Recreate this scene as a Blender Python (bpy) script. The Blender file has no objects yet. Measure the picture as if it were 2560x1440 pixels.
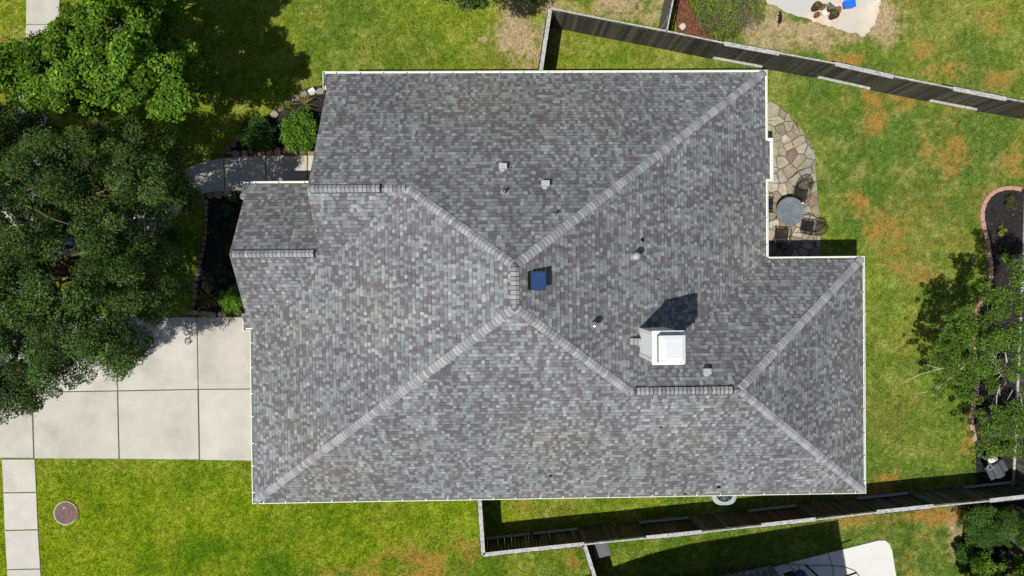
import bpy, math, random
import numpy as np
from mathutils import Vector, Matrix
random.seed(7); RNG = np.random.default_rng(7)
sc = bpy.context.scene; COL = sc.collection

# ------------------------------------------------------------------ camera
F = 1808.0; H = 30.0
ax, ay, az = -0.0093, -0.02303, -0.01008
ROT = Matrix.Rotation(az, 3, 'Z') @ Matrix.Rotation(ay, 3, 'Y') @ Matrix.Rotation(ax, 3, 'X')
cam_d = bpy.data.cameras.new('camera'); cam = bpy.data.objects.new('camera', cam_d); COL.objects.link(cam)
cam.location = (0, 0, H); cam.rotation_euler = ROT.to_euler()
cam_d.sensor_width = 36; cam_d.lens = 36 * F / 2560; cam_d.clip_end = 2000; cam_d.clip_start = .1
sc.camera = cam
# ------------------------------------------------------------------ world, sun, exposure
SDX, SDY = 0.38, 0.319
EL = math.atan2(1, math.hypot(SDX, SDY)); AZ = math.atan2(-SDX, -SDY)
w = bpy.data.worlds.new("World"); sc.world = w; w.use_nodes = True
nt = w.node_tree; bg = nt.nodes['Background']
sky = nt.nodes.new('ShaderNodeTexSky'); sky.sky_type = 'NISHITA'; sky.sun_disc = False
sky.sun_elevation = EL; sky.sun_rotation = AZ
nt.links.new(sky.outputs[0], bg.inputs[0]); bg.inputs[1].default_value = 0.068
sl = bpy.data.lights.new('sun', 'SUN'); sl.energy = 4.4; sl.angle = math.radians(.55); sl.color = (1, .955, .89)
so = bpy.data.objects.new('sun', sl); COL.objects.link(so); so.location = (0, 0, 40)
so.rotation_euler = Vector((-SDX, -SDY, 1)).to_track_quat('Z', 'Y').to_euler()
sc.view_settings.view_transform = 'Standard'; sc.view_settings.look = 'None'
sc.view_settings.exposure = 0.0; sc.view_settings.gamma = 1

def P(u, v, z=0.0):
    """point at height z seen at photo pixel (u, v)"""
    d = ROT @ Vector(((u - 1280) / F, (720 - v) / F, -1))
    t = (H - z) / -d.z
    return Vector((d.x * t, d.y * t, z))
def PX(u, v, z=0.0):
    p = P(u, v, z); return (p.x, p.y)

# ------------------------------------------------------------------ helpers
ORG = {}
def tag(o, label=None, cat=None, group=None, kind=None):
    for k, x in (('label', label), ('category', cat), ('group', group), ('kind', kind)):
        if x: o[k] = x
    return o
def empty(name, loc, label, cat, group=None, rz=0):
    o = bpy.data.objects.new(name, None); COL.objects.link(o); o.location = loc; o.rotation_euler = (0, 0, rz)
    o.empty_display_size = .2
    ORG[o.name] = Vector(loc); return tag(o, label, cat, group)
def fin(name, me, mat, parent=None, org=None):
    o = bpy.data.objects.new(name, me); COL.objects.link(o)
    for m in (mat if isinstance(mat, (list, tuple)) else [mat]): me.materials.append(m)
    if parent is not None:
        o.parent = parent; ORG[o.name] = ORG.get(parent.name, Vector((0, 0, 0)))
    else:
        o.location = org or (0, 0, 0); ORG[o.name] = Vector(o.location)
    return o
def copy_tree(o, parent=None):
    c = o.copy(); COL.objects.link(c)
    if parent is not None: c.parent = parent
    for ch in list(o.children): copy_tree(ch, c)
    return c

class MB:
    def __init__(s): s.v = []; s.f = []; s.c = []; s.m = []; s.uv = {}; s.smooth = False
    def face(s, pts, col=(1, 1, 1), m=0, uv=None):
        b = len(s.v); s.v += [tuple(p) for p in pts]; s.f.append(tuple(range(b, b + len(pts)))); s.c.append(col); s.m.append(m)
        if uv is not None: s.uv[len(s.f) - 1] = uv
    def idx(s, vs, fs, col=(1, 1, 1), m=0):
        b = len(s.v); s.v += [tuple(p) for p in vs]
        for f in fs: s.f.append(tuple(b + i for i in f)); s.c.append(col); s.m.append(m)
    def box(s, c, size, rz=0, col=(1, 1, 1), m=0, M=None, taper=1.0):
        hx, hy, hz = size[0] / 2, size[1] / 2, size[2] / 2
        vs = [Vector((x * hx * (taper if z < 0 else 1), y * hy * (taper if z < 0 else 1), z * hz)) for z in (-1, 1) for y in (-1, 1) for x in (-1, 1)]
        R = M if M is not None else Matrix.Rotation(rz, 3, 'Z')
        vs = [R @ p + Vector(c) for p in vs]
        s.idx(vs, [(0, 2, 3, 1), (4, 5, 7, 6), (0, 1, 5, 4), (2, 6, 7, 3), (0, 4, 6, 2), (1, 3, 7, 5)], col, m)
    def prism(s, poly, z0, z1, col=(1, 1, 1), m=0, bev=0.0):
        n = len(poly); A = sum(poly[i][0] * poly[(i + 1) % n][1] - poly[(i + 1) % n][0] * poly[i][1] for i in range(n))
        if A < 0: poly = poly[::-1]
        if bev:
            q = offset(poly, bev)
            vs = [(x, y, z0) for x, y in poly] + [(x, y, z1 - bev) for x, y in poly] + [(x, y, z1) for x, y in q]
            fs = [tuple(range(2 * n, 3 * n))]
            for k in (0, 1): fs += [(k * n + i, k * n + (i + 1) % n, (k + 1) * n + (i + 1) % n, (k + 1) * n + i) for i in range(n)]
        else:
            vs = [(x, y, z0) for x, y in poly] + [(x, y, z1) for x, y in poly]
            fs = [tuple(range(n, 2 * n)), tuple(range(n - 1, -1, -1))] + [(i, (i + 1) % n, n + (i + 1) % n, n + i) for i in range(n)]
        s.idx(vs, fs, col, m)
    def tube(s, path, rad, n=8, col=(1, 1, 1), m=0, cap=True):
        path = [Vector(p) for p in path]
        if not hasattr(rad, '__len__'): rad = [rad] * len(path)
        vs = []; prev = None
        for i, p in enumerate(path):
            d = (path[min(i + 1, len(path) - 1)] - path[max(i - 1, 0)])
            d = d.normalized() if d.length > 1e-9 else Vector((0, 0, 1))
            a = Vector((0, 0, 1)) if abs(d.z) < .9 else Vector((1, 0, 0))
            if prev is not None: a = prev
            x = a - d * a.dot(d); x = x.normalized() if x.length > 1e-6 else Vector((1, 0, 0)); prev = x
            y = d.cross(x)
            for k in range(n):
                t = 2 * math.pi * k / n; vs.append(p + (x * math.cos(t) + y * math.sin(t)) * rad[i])
        fs = [(i * n + k, i * n + (k + 1) % n, (i + 1) * n + (k + 1) % n, (i + 1) * n + k) for i in range(len(path) - 1) for k in range(n)]
        if cap: fs += [tuple(range(n - 1, -1, -1)), tuple(range((len(path) - 1) * n, len(path) * n))]
        s.idx(vs, fs, col, m)
    def lathe(s, prof, c=(0, 0, 0), n=20, col=(1, 1, 1), m=0, sx=1, sy=1):
        vs = [(c[0] + r * math.cos(2 * math.pi * k / n) * sx, c[1] + r * math.sin(2 * math.pi * k / n) * sy, c[2] + z) for r, z in prof for k in range(n)]
        fs = [(i * n + k, i * n + (k + 1) % n, (i + 1) * n + (k + 1) % n, (i + 1) * n + k) for i in range(len(prof) - 1) for k in range(n)]
        fs += [tuple(range(n - 1, -1, -1)), tuple(range((len(prof) - 1) * n, len(prof) * n))]
        s.idx(vs, fs, col, m)
    def build(s, name, mat, parent=None, org=None, local=False, smooth=False):
        me = bpy.data.meshes.new(name)
        o0 = Vector((0, 0, 0)) if local else (ORG.get(parent.name, Vector((0, 0, 0))) if parent is not None else Vector(org or (0, 0, 0)))
        me.from_pydata([(a - o0.x, b - o0.y, c - o0.z) for a, b, c in s.v], [], s.f)
        ca = me.color_attributes.new('Col', 'FLOAT_COLOR', 'CORNER')
        buf = []
        for f, c in zip(s.f, s.c): buf += [c[0], c[1], c[2], 1.0] * len(f)
        ca.data.foreach_set('color', buf)
        if s.uv:
            ul = me.uv_layers.new(name='UVMap'); ub = []
            for i, f in enumerate(s.f):
                uu = s.uv.get(i)
                ub += [x for q in (uu if uu else [(0, 0)] * len(f)) for x in q]
            ul.data.foreach_set('uv', ub)
        me.polygons.foreach_set('material_index', s.m)
        if smooth: me.polygons.foreach_set('use_smooth', [True] * len(s.f))
        me.update()
        o = fin(name, me, mat, parent, org)
        if smooth:
            try: me.set_sharp_from_angle(angle=math.radians(40))
            except Exception: pass
        return o

def offset(poly, d):
    n = len(poly); out = []
    for i in range(n):
        a, b, c = Vector(poly[i - 1]), Vector(poly[i]), Vector(poly[(i + 1) % n])
        e1 = (b - a).normalized(); e2 = (c - b).normalized()
        n1 = Vector((-e1.y, e1.x)); n2 = Vector((-e2.y, e2.x)); m = n1 + n2
        m = m / max(m.dot(m) / 2, .3) if m.length > 1e-6 else n1
        out.append((b.x + m.x * d, b.y + m.y * d))
    return out
def sweep(mb, path, prof, z0, closed=False, col=(1, 1, 1), m=0):
    """prof: (inward offset to the right of travel, z) closed outline, mitred corners"""
    n = len(path); k = len(prof); vs = []
    for i in range(n):
        b = Vector(path[i]); a = Vector(path[i - 1]) if (i > 0 or closed) else None
        c = Vector(path[(i + 1) % n]) if (i < n - 1 or closed) else None
        e1 = (b - a).normalized() if a is not None else (c - b).normalized()
        e2 = (c - b).normalized() if c is not None else e1
        n1 = Vector((e1.y, -e1.x)); n2 = Vector((e2.y, -e2.x)); mm = n1 + n2; mm = mm * (2 / mm.dot(mm))
        vs += [(b.x + mm.x * o, b.y + mm.y * o, z0 + z) for o, z in prof]
    fs = [(i * k + j, i * k + (j + 1) % k, ((i + 1) % n) * k + (j + 1) % k, ((i + 1) % n) * k + j) for i in range(n if closed else n - 1) for j in range(k)]
    mb.idx(vs, fs, col, m)
    if not closed:
        mb.idx(vs[:k], [tuple(range(k - 1, -1, -1))], col, m); mb.idx(vs[-k:], [tuple(range(k))], col, m)

# ------------------------------------------------------------------ numpy noise
def _h(ix, iy, s):
    h = (ix.astype(np.int64) * 374761393 + iy.astype(np.int64) * 668265263 + s * 974711) & 0xffffffff
    h = ((h ^ (h >> 13)) * 1274126177) & 0xffffffff
    return ((h ^ (h >> 16)) & 0xffff) / 65535.0
def vn(x, y, s=0):
    ix, iy = np.floor(x), np.floor(y); fx, fy = x - ix, y - iy
    fx = fx * fx * (3 - 2 * fx); fy = fy * fy * (3 - 2 * fy)
    return (_h(ix, iy, s) * (1 - fx) + _h(ix + 1, iy, s) * fx) * (1 - fy) + (_h(ix, iy + 1, s) * (1 - fx) + _h(ix + 1, iy + 1, s) * fx) * fy
def fbm(x, y, f, o=4, s=0):
    t = 0; a = 1; n = 0
    for i in range(o): t = t + a * vn(x * f + 17 * i, y * f - 9 * i, s + i); n += a; a *= .55; f *= 2.1
    return t / n
def inpoly(X, Y, poly):
    r = np.zeros(X.shape, bool); n = len(poly)
    for i in range(n):
        x1, y1 = poly[i]; x2, y2 = poly[(i + 1) % n]
        if y1 == y2: continue
        c = ((y1 > Y) != (y2 > Y)) & (X < (x2 - x1) * (Y - y1) / (y2 - y1) + x1); r ^= c
    return r

# ------------------------------------------------------------------ materials
def mat(name, col=(.5, .5, .5), rough=.8, attr=False, n_scale=8, n_amp=.25, bump=0.0, b_scale=30, metal=0, spec=.3, stretch=None, transl=0, coord='Object', tint=None, fine=0):
    m = bpy.data.materials.new(name); m.use_nodes = True; t = m.node_tree; N = t.nodes; L = t.links
    b = N['Principled BSDF']; b.inputs['Roughness'].default_value = rough; b.inputs['Metallic'].default_value = metal
    b.inputs['Specular IOR Level'].default_value = spec
    tc = N.new('ShaderNodeTexCoord'); mp = N.new('ShaderNodeMapping'); L.new(tc.outputs[coord], mp.inputs[0])
    if stretch: mp.inputs['Scale'].default_value = stretch
    nz = N.new('ShaderNodeTexNoise'); nz.inputs['Scale'].default_value = n_scale; nz.inputs['Detail'].default_value = 6; nz.inputs['Roughness'].default_value = .65
    L.new(mp.outputs[0], nz.inputs['Vector'])
    mr = N.new('ShaderNodeMapRange'); L.new(nz.outputs['Fac'], mr.inputs[0])
    mr.inputs[1].default_value = .3; mr.inputs[2].default_value = .7; mr.inputs[3].default_value = 1 - n_amp; mr.inputs[4].default_value = 1 + n_amp
    fac = mr.outputs[0]
    if fine:
        n3 = N.new('ShaderNodeTexNoise'); n3.inputs['Scale'].default_value = 14; n3.inputs['Detail'].default_value = 8; n3.inputs['Roughness'].default_value = .8
        L.new(mp.outputs[0], n3.inputs['Vector']); m3 = N.new('ShaderNodeMapRange'); L.new(n3.outputs['Fac'], m3.inputs[0])
        m3.inputs[1].default_value = .3; m3.inputs[2].default_value = .7; m3.inputs[3].default_value = 1 - fine; m3.inputs[4].default_value = 1 + fine
        mu = N.new('ShaderNodeMath'); mu.operation = 'MULTIPLY'; L.new(fac, mu.inputs[0]); L.new(m3.outputs[0], mu.inputs[1]); fac = mu.outputs[0]
    mx = N.new('ShaderNodeVectorMath'); mx.operation = 'SCALE'
    if attr:
        at = N.new('ShaderNodeAttribute'); at.attribute_name = 'Col'
        m2 = N.new('ShaderNodeVectorMath'); m2.operation = 'MULTIPLY'; L.new(at.outputs['Color'], m2.inputs[0]); m2.inputs[1].default_value = col
        L.new(m2.outputs[0], mx.inputs[0])
    else: mx.inputs[0].default_value = col
    L.new(fac, mx.inputs['Scale']); out = mx.outputs[0]
    if tint:
        n2 = N.new('ShaderNodeTexNoise'); n2.inputs['Scale'].default_value = tint[1]; n2.inputs['Detail'].default_value = 5; L.new(mp.outputs[0], n2.inputs['Vector'])
        r2 = N.new('ShaderNodeMapRange'); L.new(n2.outputs['Fac'], r2.inputs[0]); r2.inputs[1].default_value = tint[2]; r2.inputs[2].default_value = tint[3]; r2.inputs[4].default_value = tint[4] if len(tint) > 4 else 1
        mc = N.new('ShaderNodeMix'); mc.data_type = 'RGBA'; L.new(r2.outputs[0], mc.inputs['Factor']); L.new(out, mc.inputs['A']); mc.inputs['B'].default_value = (*tint[0], 1); out = mc.outputs['Result']
    L.new(out, b.inputs['Base Color'])
    if bump:
        nb = N.new('ShaderNodeTexNoise'); nb.inputs['Scale'].default_value = b_scale; nb.inputs['Detail'].default_value = 4; L.new(mp.outputs[0], nb.inputs['Vector'])
        bm = N.new('ShaderNodeBump'); bm.inputs['Strength'].default_value = bump; bm.inputs['Distance'].default_value = .02
        L.new(nb.outputs['Fac'], bm.inputs['Height']); L.new(bm.outputs[0], b.inputs['Normal'])
    if transl:
        tr = N.new('ShaderNodeBsdfTranslucent'); L.new(out, tr.inputs[0]); ms = N.new('ShaderNodeMixShader'); ms.inputs[0].default_value = transl
        L.new(b.outputs[0], ms.inputs[1]); L.new(tr.outputs[0], ms.inputs[2]); L.new(ms.outputs[0], N['Material Output'].inputs[0])
    return m

def shingle_mat(name, gain=1.0, warm=0.0):
    m = bpy.data.materials.new(name); m.use_nodes = True; t = m.node_tree; N = t.nodes; L = t.links
    b = N['Principled BSDF']; b.inputs['Roughness'].default_value = .9; b.inputs['Specular IOR Level'].default_value = .2
    def mth(op, a, c=None, d=None):
        n = N.new('ShaderNodeMath'); n.operation = op
        for i, x in enumerate((a, c, d)):
            if x is None: continue
            if isinstance(x, (int, float)): n.inputs[i].default_value = x
            else: L.new(x, n.inputs[i])
        return n.outputs[0]
    uv = N.new('ShaderNodeUVMap'); uv.uv_map = 'UVMap'; sp = N.new('ShaderNodeSeparateXYZ'); L.new(uv.outputs[0], sp.inputs[0])
    u, v = sp.outputs[0], sp.outputs[1]
    EX = .156
    cv = mth('DIVIDE', v, EX); cr = mth('FLOOR', cv); fv = mth('FRACT', cv)
    wn = N.new('ShaderNodeTexWhiteNoise'); wn.noise_dimensions = '1D'; L.new(cr, wn.inputs['W'])
    uo = mth('ADD', u, mth('MULTIPLY', wn.outputs[0], 9.0))
    cb = N.new('ShaderNodeCombineXYZ'); L.new(mth('MULTIPLY', uo, 3.3), cb.inputs[0]); L.new(mth('MULTIPLY', cr, 7.31), cb.inputs[1])
    jn = N.new('ShaderNodeTexNoise'); jn.inputs['Scale'].default_value = 1; jn.inputs['Detail'].default_value = 0; L.new(cb.outputs[0], jn.inputs['Vector'])
    uj = mth('ADD', uo, mth('MULTIPLY', jn.outputs['Fac'], .12))
    cu = mth('DIVIDE', uj, .122); ci = mth('FLOOR', cu); fu = mth('FRACT', cu)
    def rnd(seed, dc=0):
        c = N.new('ShaderNodeCombineXYZ'); L.new(ci, c.inputs[0]); L.new(mth('ADD', cr, dc + .5), c.inputs[1]); c.inputs[2].default_value = seed
        n = N.new('ShaderNodeTexWhiteNoise'); n.noise_dimensions = '3D'; L.new(c.outputs[0], n.inputs['Vector']); return n
    r1 = rnd(1.3)
    ramp = N.new('ShaderNodeValToRGB'); ramp.color_ramp.interpolation = 'CONSTANT'; e = ramp.color_ramp.elements
    g = gain
    cols = [(0, (.120, .111, .118)), (.19, (.136, .130, .137)), (.33, (.160, .165, .170)), (.48, (.187, .203, .206)), (.68, (.208, .229, .231)), (.84, (.146, .146, .150)), (.90, (.240, .260, .261)), (.96, (.280, .296, .294))]
    while len(e) < len(cols): e.new(.5)
    for k, (p, c) in enumerate(cols):
        e[k].position = p; e[k].color = (c[0] * g * (1 + warm), c[1] * g * (1 + warm * .4), c[2] * g * (1 - warm), 1)
    L.new(r1.outputs[0], ramp.inputs[0])
    # dark printed band and painted butt shadow below raised teeth, thin side slots
    r2 = rnd(5.7)
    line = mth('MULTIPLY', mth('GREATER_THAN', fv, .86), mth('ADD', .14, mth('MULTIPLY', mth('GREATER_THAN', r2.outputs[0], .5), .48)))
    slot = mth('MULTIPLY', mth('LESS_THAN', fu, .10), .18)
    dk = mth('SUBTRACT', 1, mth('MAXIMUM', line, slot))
    tc = N.new('ShaderNodeTexCoord')
    n1 = N.new('ShaderNodeTexNoise'); n1.inputs['Scale'].default_value = .5; n1.inputs['Detail'].default_value = 5; L.new(tc.outputs['Object'], n1.inputs['Vector'])
    l1 = N.new('ShaderNodeMapRange'); L.new(n1.outputs['Fac'], l1.inputs[0]); l1.inputs[1].default_value = .3; l1.inputs[2].default_value = .7; l1.inputs[3].default_value = .86; l1.inputs[4].default_value = 1.12
    n2 = N.new('ShaderNodeTexNoise'); n2.inputs['Scale'].default_value = 45; n2.inputs['Detail'].default_value = 3; L.new(tc.outputs['Object'], n2.inputs['Vector'])
    l2 = N.new('ShaderNodeMapRange'); L.new(n2.outputs['Fac'], l2.inputs[0]); l2.inputs[1].default_value = .25; l2.inputs[2].default_value = .75; l2.inputs[3].default_value = .8; l2.inputs[4].default_value = 1.2
    cs = N.new('ShaderNodeCombineXYZ'); L.new(mth('MULTIPLY', u, 1.6), cs.inputs[0]); L.new(mth('MULTIPLY', v, .16), cs.inputs[1])
    ns = N.new('ShaderNodeTexNoise'); ns.inputs['Scale'].default_value = 1; ns.inputs['Detail'].default_value = 4; L.new(cs.outputs[0], ns.inputs['Vector'])
    ls = N.new('ShaderNodeMapRange'); L.new(ns.outputs['Fac'], ls.inputs[0]); ls.inputs[1].default_value = .3; ls.inputs[2].default_value = .7; ls.inputs[3].default_value = .90; ls.inputs[4].default_value = 1.08
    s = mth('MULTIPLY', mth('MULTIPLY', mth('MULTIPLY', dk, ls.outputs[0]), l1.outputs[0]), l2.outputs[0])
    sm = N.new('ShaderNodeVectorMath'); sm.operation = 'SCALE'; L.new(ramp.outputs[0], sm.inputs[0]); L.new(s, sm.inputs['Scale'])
    # brownish weathering blotches
    n4 = N.new('ShaderNodeTexNoise'); n4.inputs['Scale'].default_value = .22; n4.inputs['Detail'].default_value = 3; L.new(tc.outputs['Object'], n4.inputs['Vector'])
    l4 = N.new('ShaderNodeMapRange'); L.new(n4.outputs['Fac'], l4.inputs[0]); l4.inputs[1].default_value = .52; l4.inputs[2].default_value = .7; l4.inputs[4].default_value = .6
    wm = N.new('ShaderNodeVectorMath'); wm.operation = 'MULTIPLY'; L.new(sm.outputs[0], wm.inputs[0]); wm.inputs[1].default_value = (1.04, .98, .88)
    mc = N.new('ShaderNodeMix'); mc.data_type = 'VECTOR'; L.new(l4.outputs[0], mc.inputs['Factor']); L.new(sm.outputs[0], mc.inputs[4]); L.new(wm.outputs[0], mc.inputs[5])
    L.new(mc.outputs[1], b.inputs['Base Color'])
    hgt = mth('ADD', mth('SUBTRACT', 1, mth('MULTIPLY', fv, .8)), mth('MULTIPLY', r2.outputs[0], .4))
    bm = N.new('ShaderNodeBump'); bm.inputs['Strength'].default_value = .35; bm.inputs['Distance'].default_value = .012; L.new(hgt, bm.inputs['Height']); L.new(bm.outputs[0], b.inputs['Normal'])
    return m

M = {}
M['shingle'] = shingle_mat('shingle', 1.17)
M['shingle_far'] = shingle_mat('shingle_far', .8, .08)
M['cap'] = mat('cap_shingle', (1, 1, 1), .9, attr=True, n_scale=40, n_amp=.16)
M['vent_black'] = mat('black_vent', (.012, .012, .012), .6)
M['white'] = mat('white_paint', (.78, .78, .76), .45, n_scale=3, n_amp=.05)
M['gutter'] = mat('gutter_paint', (.74, .77, .69), .5, n_scale=5, n_amp=.07)  # white paint, its greenish reflection mixed into the base colour
M['chim'] = mat('chimney_paint', (.82, .83, .84), .5, attr=True, n_scale=6, n_amp=.04)
M['galv'] = mat('galvanised', (.40, .42, .41), .5, n_scale=12, n_amp=.12, metal=.25)
M['chrome'] = mat('bright_metal', (.7, .7, .68), .25, metal=.85)
M['lead'] = mat('lead_grey', (.33, .31, .32), .6)
M['black'] = mat('black_metal', (.013, .014, .016), .45, spec=.4)
M['blackhole'] = mat('pipe_hole', (.004, .004, .004), .9)
M['panelblue'] = mat('solar_cells', (1, 1, 1), .5, attr=True, n_amp=.05, spec=.2)
M['brick'] = mat('brick_wall', (.32, .19, .14), .9, n_scale=15, n_amp=.3)
M['wood'] = mat('weathered_board', (1, 1, 1), .9, attr=True, n_scale=6, n_amp=.35, stretch=(6, 6, .5), bump=.3, tint=((.062, .068, .028), 1.4, .5, .75, .6))
M['lichen'] = mat('lichen', (.42, .42, .38), .9)
M['woodtop'] = mat('bleached_rail', (.42, .415, .40), .85, n_scale=9, n_amp=.45)
M['conc'] = mat('concrete', (.53, .505, .45), .9, attr=True, n_scale=.9, n_amp=.10, fine=.07, bump=.15, b_scale=60, tint=((.33, .31, .26), .8, .5, .75, .5))
M['sandconc'] = mat('sandy_concrete', (.62, .53, .42), .95, n_scale=1.3, n_amp=.14, fine=.08, tint=((.50, .50, .48), .45, .45, .62, .9))
M['joint'] = mat('joint', (.13, .11, .08), .95)
M['whiteconc'] = mat('white_concrete', (.66, .66, .62), .85, n_scale=1, n_amp=.04, fine=.04)
M['mulch'] = mat('black_mulch', (.022, .020, .020), .95, n_scale=30, n_amp=.7, bump=1, b_scale=40)
M['darksoil'] = mat('dark_soil', (.014, .013, .010), .95, n_scale=20, n_amp=.5)
M['redmulch'] = mat('red_mulch', (.13, .055, .03), .95, n_scale=22, n_amp=.5, bump=1, b_scale=40)
M['stone'] = mat('stone', (1, 1, 1), .85, attr=True, n_scale=5, n_amp=.25, fine=.15, bump=.5, b_scale=15)
M['edgebrick'] = mat('pink_paver', (.46, .27, .20), .85, attr=True, n_scale=12, n_amp=.12)
M['lawn'] = mat('lawn', (1, 1, 1), .95, attr=True, n_scale=9, n_amp=.28, fine=.22, bump=.6, b_scale=40, spec=.1)
M['grass'] = mat('grass_blades', (1, 1, 1), .75, attr=True, n_scale=4, n_amp=.1, transl=.25, spec=.15)
M['leaf'] = mat('leaves', (1, 1, 1), .7, attr=True, n_scale=3, n_amp=.12, transl=.3, spec=.08)
M['bark'] = mat('bark', (.11, .085, .065), .95, n_scale=12, n_amp=.4, bump=.6)
M['palebark'] = mat('pale_bark', (.42, .40, .35), .8, n_scale=10, n_amp=.2)
M['rust'] = mat('rusty_iron', (.15, .115, .10), .8, attr=True, n_scale=9, n_amp=.3, tint=((.24, .10, .07), 3.2, .5, .7, .7))
M['terra'] = mat('terracotta', (.30, .10, .06), .8)
M['brownpot'] = mat('brown_pot', (.055, .03, .022), .6)
M['soil'] = mat('soil', (.03, .022, .015), .95, bump=.8)
M['blue'] = mat('blue_plastic', (.02, .16, .70), .4, n_amp=.05)
M['greyplastic'] = mat('grey_plastic', (.12, .125, .14), .5, n_amp=.1)
M['acmetal'] = mat('ac_metal', (.36, .41, .42), .5, n_amp=.06)
M['tabletop'] = mat('table_metal', (.20, .23, .255), .32, n_scale=4, n_amp=.3, spec=.5, metal=.2, tint=((.13, .15, .13), 5, .5, .75, .6))
M['palegreen'] = mat('pale_green_glaze', (.33, .50, .36), .5, attr=True, n_amp=.1)
M['cat'] = mat('black_fur', (.008, .008, .010), .7)
M['hose'] = mat('hose', (.10, .14, .12), .6)
M['cloth'] = mat('grey_cover', (.075, .085, .095), .75, n_scale=5, n_amp=.15)
M['glass'] = mat('window_glass', (.03, .04, .05), .08, spec=.7)

# ------------------------------------------------------------------ roof numbers
HE = 2.4544; p_, q_ = .7296, .5548
xW, xE, xE2 = -9.3009, 10.5025, 14.2367
yN, yS = 7.9942, -8.3447
xG1, xG2 = -6.1622, -9.2811
yP, yS2, yE = 3.8621, -1.7878, .8305
G = .115; RET = .66
xp = (xW + xE) / 2; zp = HE + q_ * (xE - xp)
pkN = (xp, yN - (zp - HE) / p_); pkS = (xp, yS + (zp - HE) / p_)
yr = (yE + yS) / 2; zr = HE + p_ * (yr - yS)
rE = (xE2 - (zr - HE) / q_, yr); rW = (xE - (zr - HE) / q_, yr)
yg = (yN + yS2) / 2; zg = HE + p_ * (yN - yg)
gE = (xW + (zg - HE) / q_, yg); gW = (xG1, yg)
yq = (yP + yS2) / 2; zq = HE + p_ * (yP - yq)
xR1 = xG1 - .28; xR2 = xG2 - .28
yb1 = P(1928, 345, HE).y; yb2 = P(1928, 455, HE).y; xB = xE + .2
fN = lambda x, y: HE + p_ * (yN - y)
fS = lambda x, y: HE + p_ * (y - yS)
fS2 = lambda x, y: HE + p_ * (y - yS2)
fPN = lambda x, y: HE + p_ * (yP - y)
fEN = lambda x, y: HE + p_ * (yE - y)
fW = lambda x, y: HE + q_ * (x - xW)
fE = lambda x, y: HE + q_ * (xE - x)
fE2 = lambda x, y: HE + q_ * (xE2 - x)

# ------------------------------------------------------------------ ground outlines (world)
def poly(px, z=0): return [PX(u, v, z) for u, v in px]
IN = .5
foot = [(xG1 + .35, yN - IN), (xE - IN, yN - IN), (xE - IN, yE - IN), (xE2 - IN, yE - IN), (xE2 - IN, yS + IN), (xW + IN, yS + IN), (xW + IN, yS2 + .3), (xG2 + .5, yS2 + .3), (xG2 + .5, yP - IN), (xG1 + .35, yP - IN)]
side = [(68, -60), (66, 100), (38, 300), (10, 500), (-6, 700), (-6, 900), (-2, 1020)]
side_r = [(152, -60), (148, 90), (118, 300), (88, 500), (74, 700), (74, 900), (80, 1020)]
sidewalk_up = poly(side + side_r[::-1])
sidewalk_mid = poly([(-2, 1020), (80, 1020), (86, 1145), (6, 1145)])
sidewalk_dn = poly([(6, 1148), (88, 1148), (96, 1290), (112, 1560), (28, 1560), (14, 1300)])
drive = poly([(-300, 790), (80, 790), (420, 793), (660, 793), (660, 1151), (499, 1149), (297, 1147), (86, 1145), (-300, 1142)])
walk = poly([(830, 388), (665, 390), (600, 392), (560, 396), (520, 403), (480, 416), (440, 435), (400, 462), (340, 520), (260, 560), (80, 570), (80, 640), (280, 640), (400, 590), (450, 530), (480, 497), (515, 483), (560, 478), (605, 476), (830, 470)])
bed1 = poly([(860, 212), (805, 214), (770, 220), (740, 236), (690, 272), (655, 300), (600, 342), (568, 372), (560, 392), (600, 390), (665, 388), (860, 386)])
bed2 = poly([(515, 488), (560, 481), (605, 478), (680, 476), (680, 791), (486, 791), (488, 740), (492, 690), (500, 640), (506, 600), (512, 560), (513, 520)])
epath = [(2552, 474), (2526, 469), (2500, 472), (2480, 481), (2464, 497), (2455, 519), (2452, 541), (2457, 563), (2462, 584), (2467, 604), (2470, 625), (2473, 646), (2476, 667), (2475, 689), (2470, 710), (2462, 730), (2452, 750), (2443, 770), (2436, 792), (2432, 814), (2430, 838), (2431, 862), (2434, 886), (2437, 910), (2440, 934), (2441, 958), (2440, 982), (2436, 1004), (2428, 1024), (2424, 1046), (2428, 1068), (2434, 1090), (2438, 1112)]
bed3 = poly([(2700, 470)] + epath + [(2440, 1150), (2442, 1230), (2700, 1230)])
bedNE = poly([(1684, -60), (1690, 60), (1692, 80), (1730, 100), (1800, 108), (1830, 90), (1850, 50), (1880, 20), (1890, -60)])
patioE = poly([(1890, 250), (1922, 252), (1945, 264), (1975, 290), (2002, 322), (2024, 352), (2037, 380), (2040, 440), (2046, 520), (2051, 600), (2051, 660), (1890, 660)])
def ragged(pl, amp, sd, step=.12):
    r = random.Random(sd); out = []
    for i in range(len(pl)):
        a, b = Vector(pl[i]), Vector(pl[(i + 1) % len(pl)]); k = max(1, int((b - a).length / step))
        for j in range(k): q = a.lerp(b, j / k); out.append((q.x + r.uniform(-amp, amp), q.y + r.uniform(-amp, amp)))
    return out
patioNE = poly([(1905, -80), (1912, 0), (1920, 8), (1960, 28), (2000, 43), (2040, 57), (2080, 68), (2120, 80), (2160, 90), (2184, 68), (2196, 30), (2205, -20), (2200, -80)])
patioNE = ragged(patioNE, .045, 3)
patioS = poly([(1905, 1425), (1990, 1402), (2195, 1350), (2212, 1350), (2222, 1358), (2229, 1375), (2233, 1400), (2244, 1470), (2250, 1560), (1905, 1560)])
bedSE = poly([(2420, 1262), (2408, 1300), (2404, 1350), (2404, 1390), (2410, 1440), (2420, 1560), (2700, 1560), (2700, 1235)])
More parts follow.
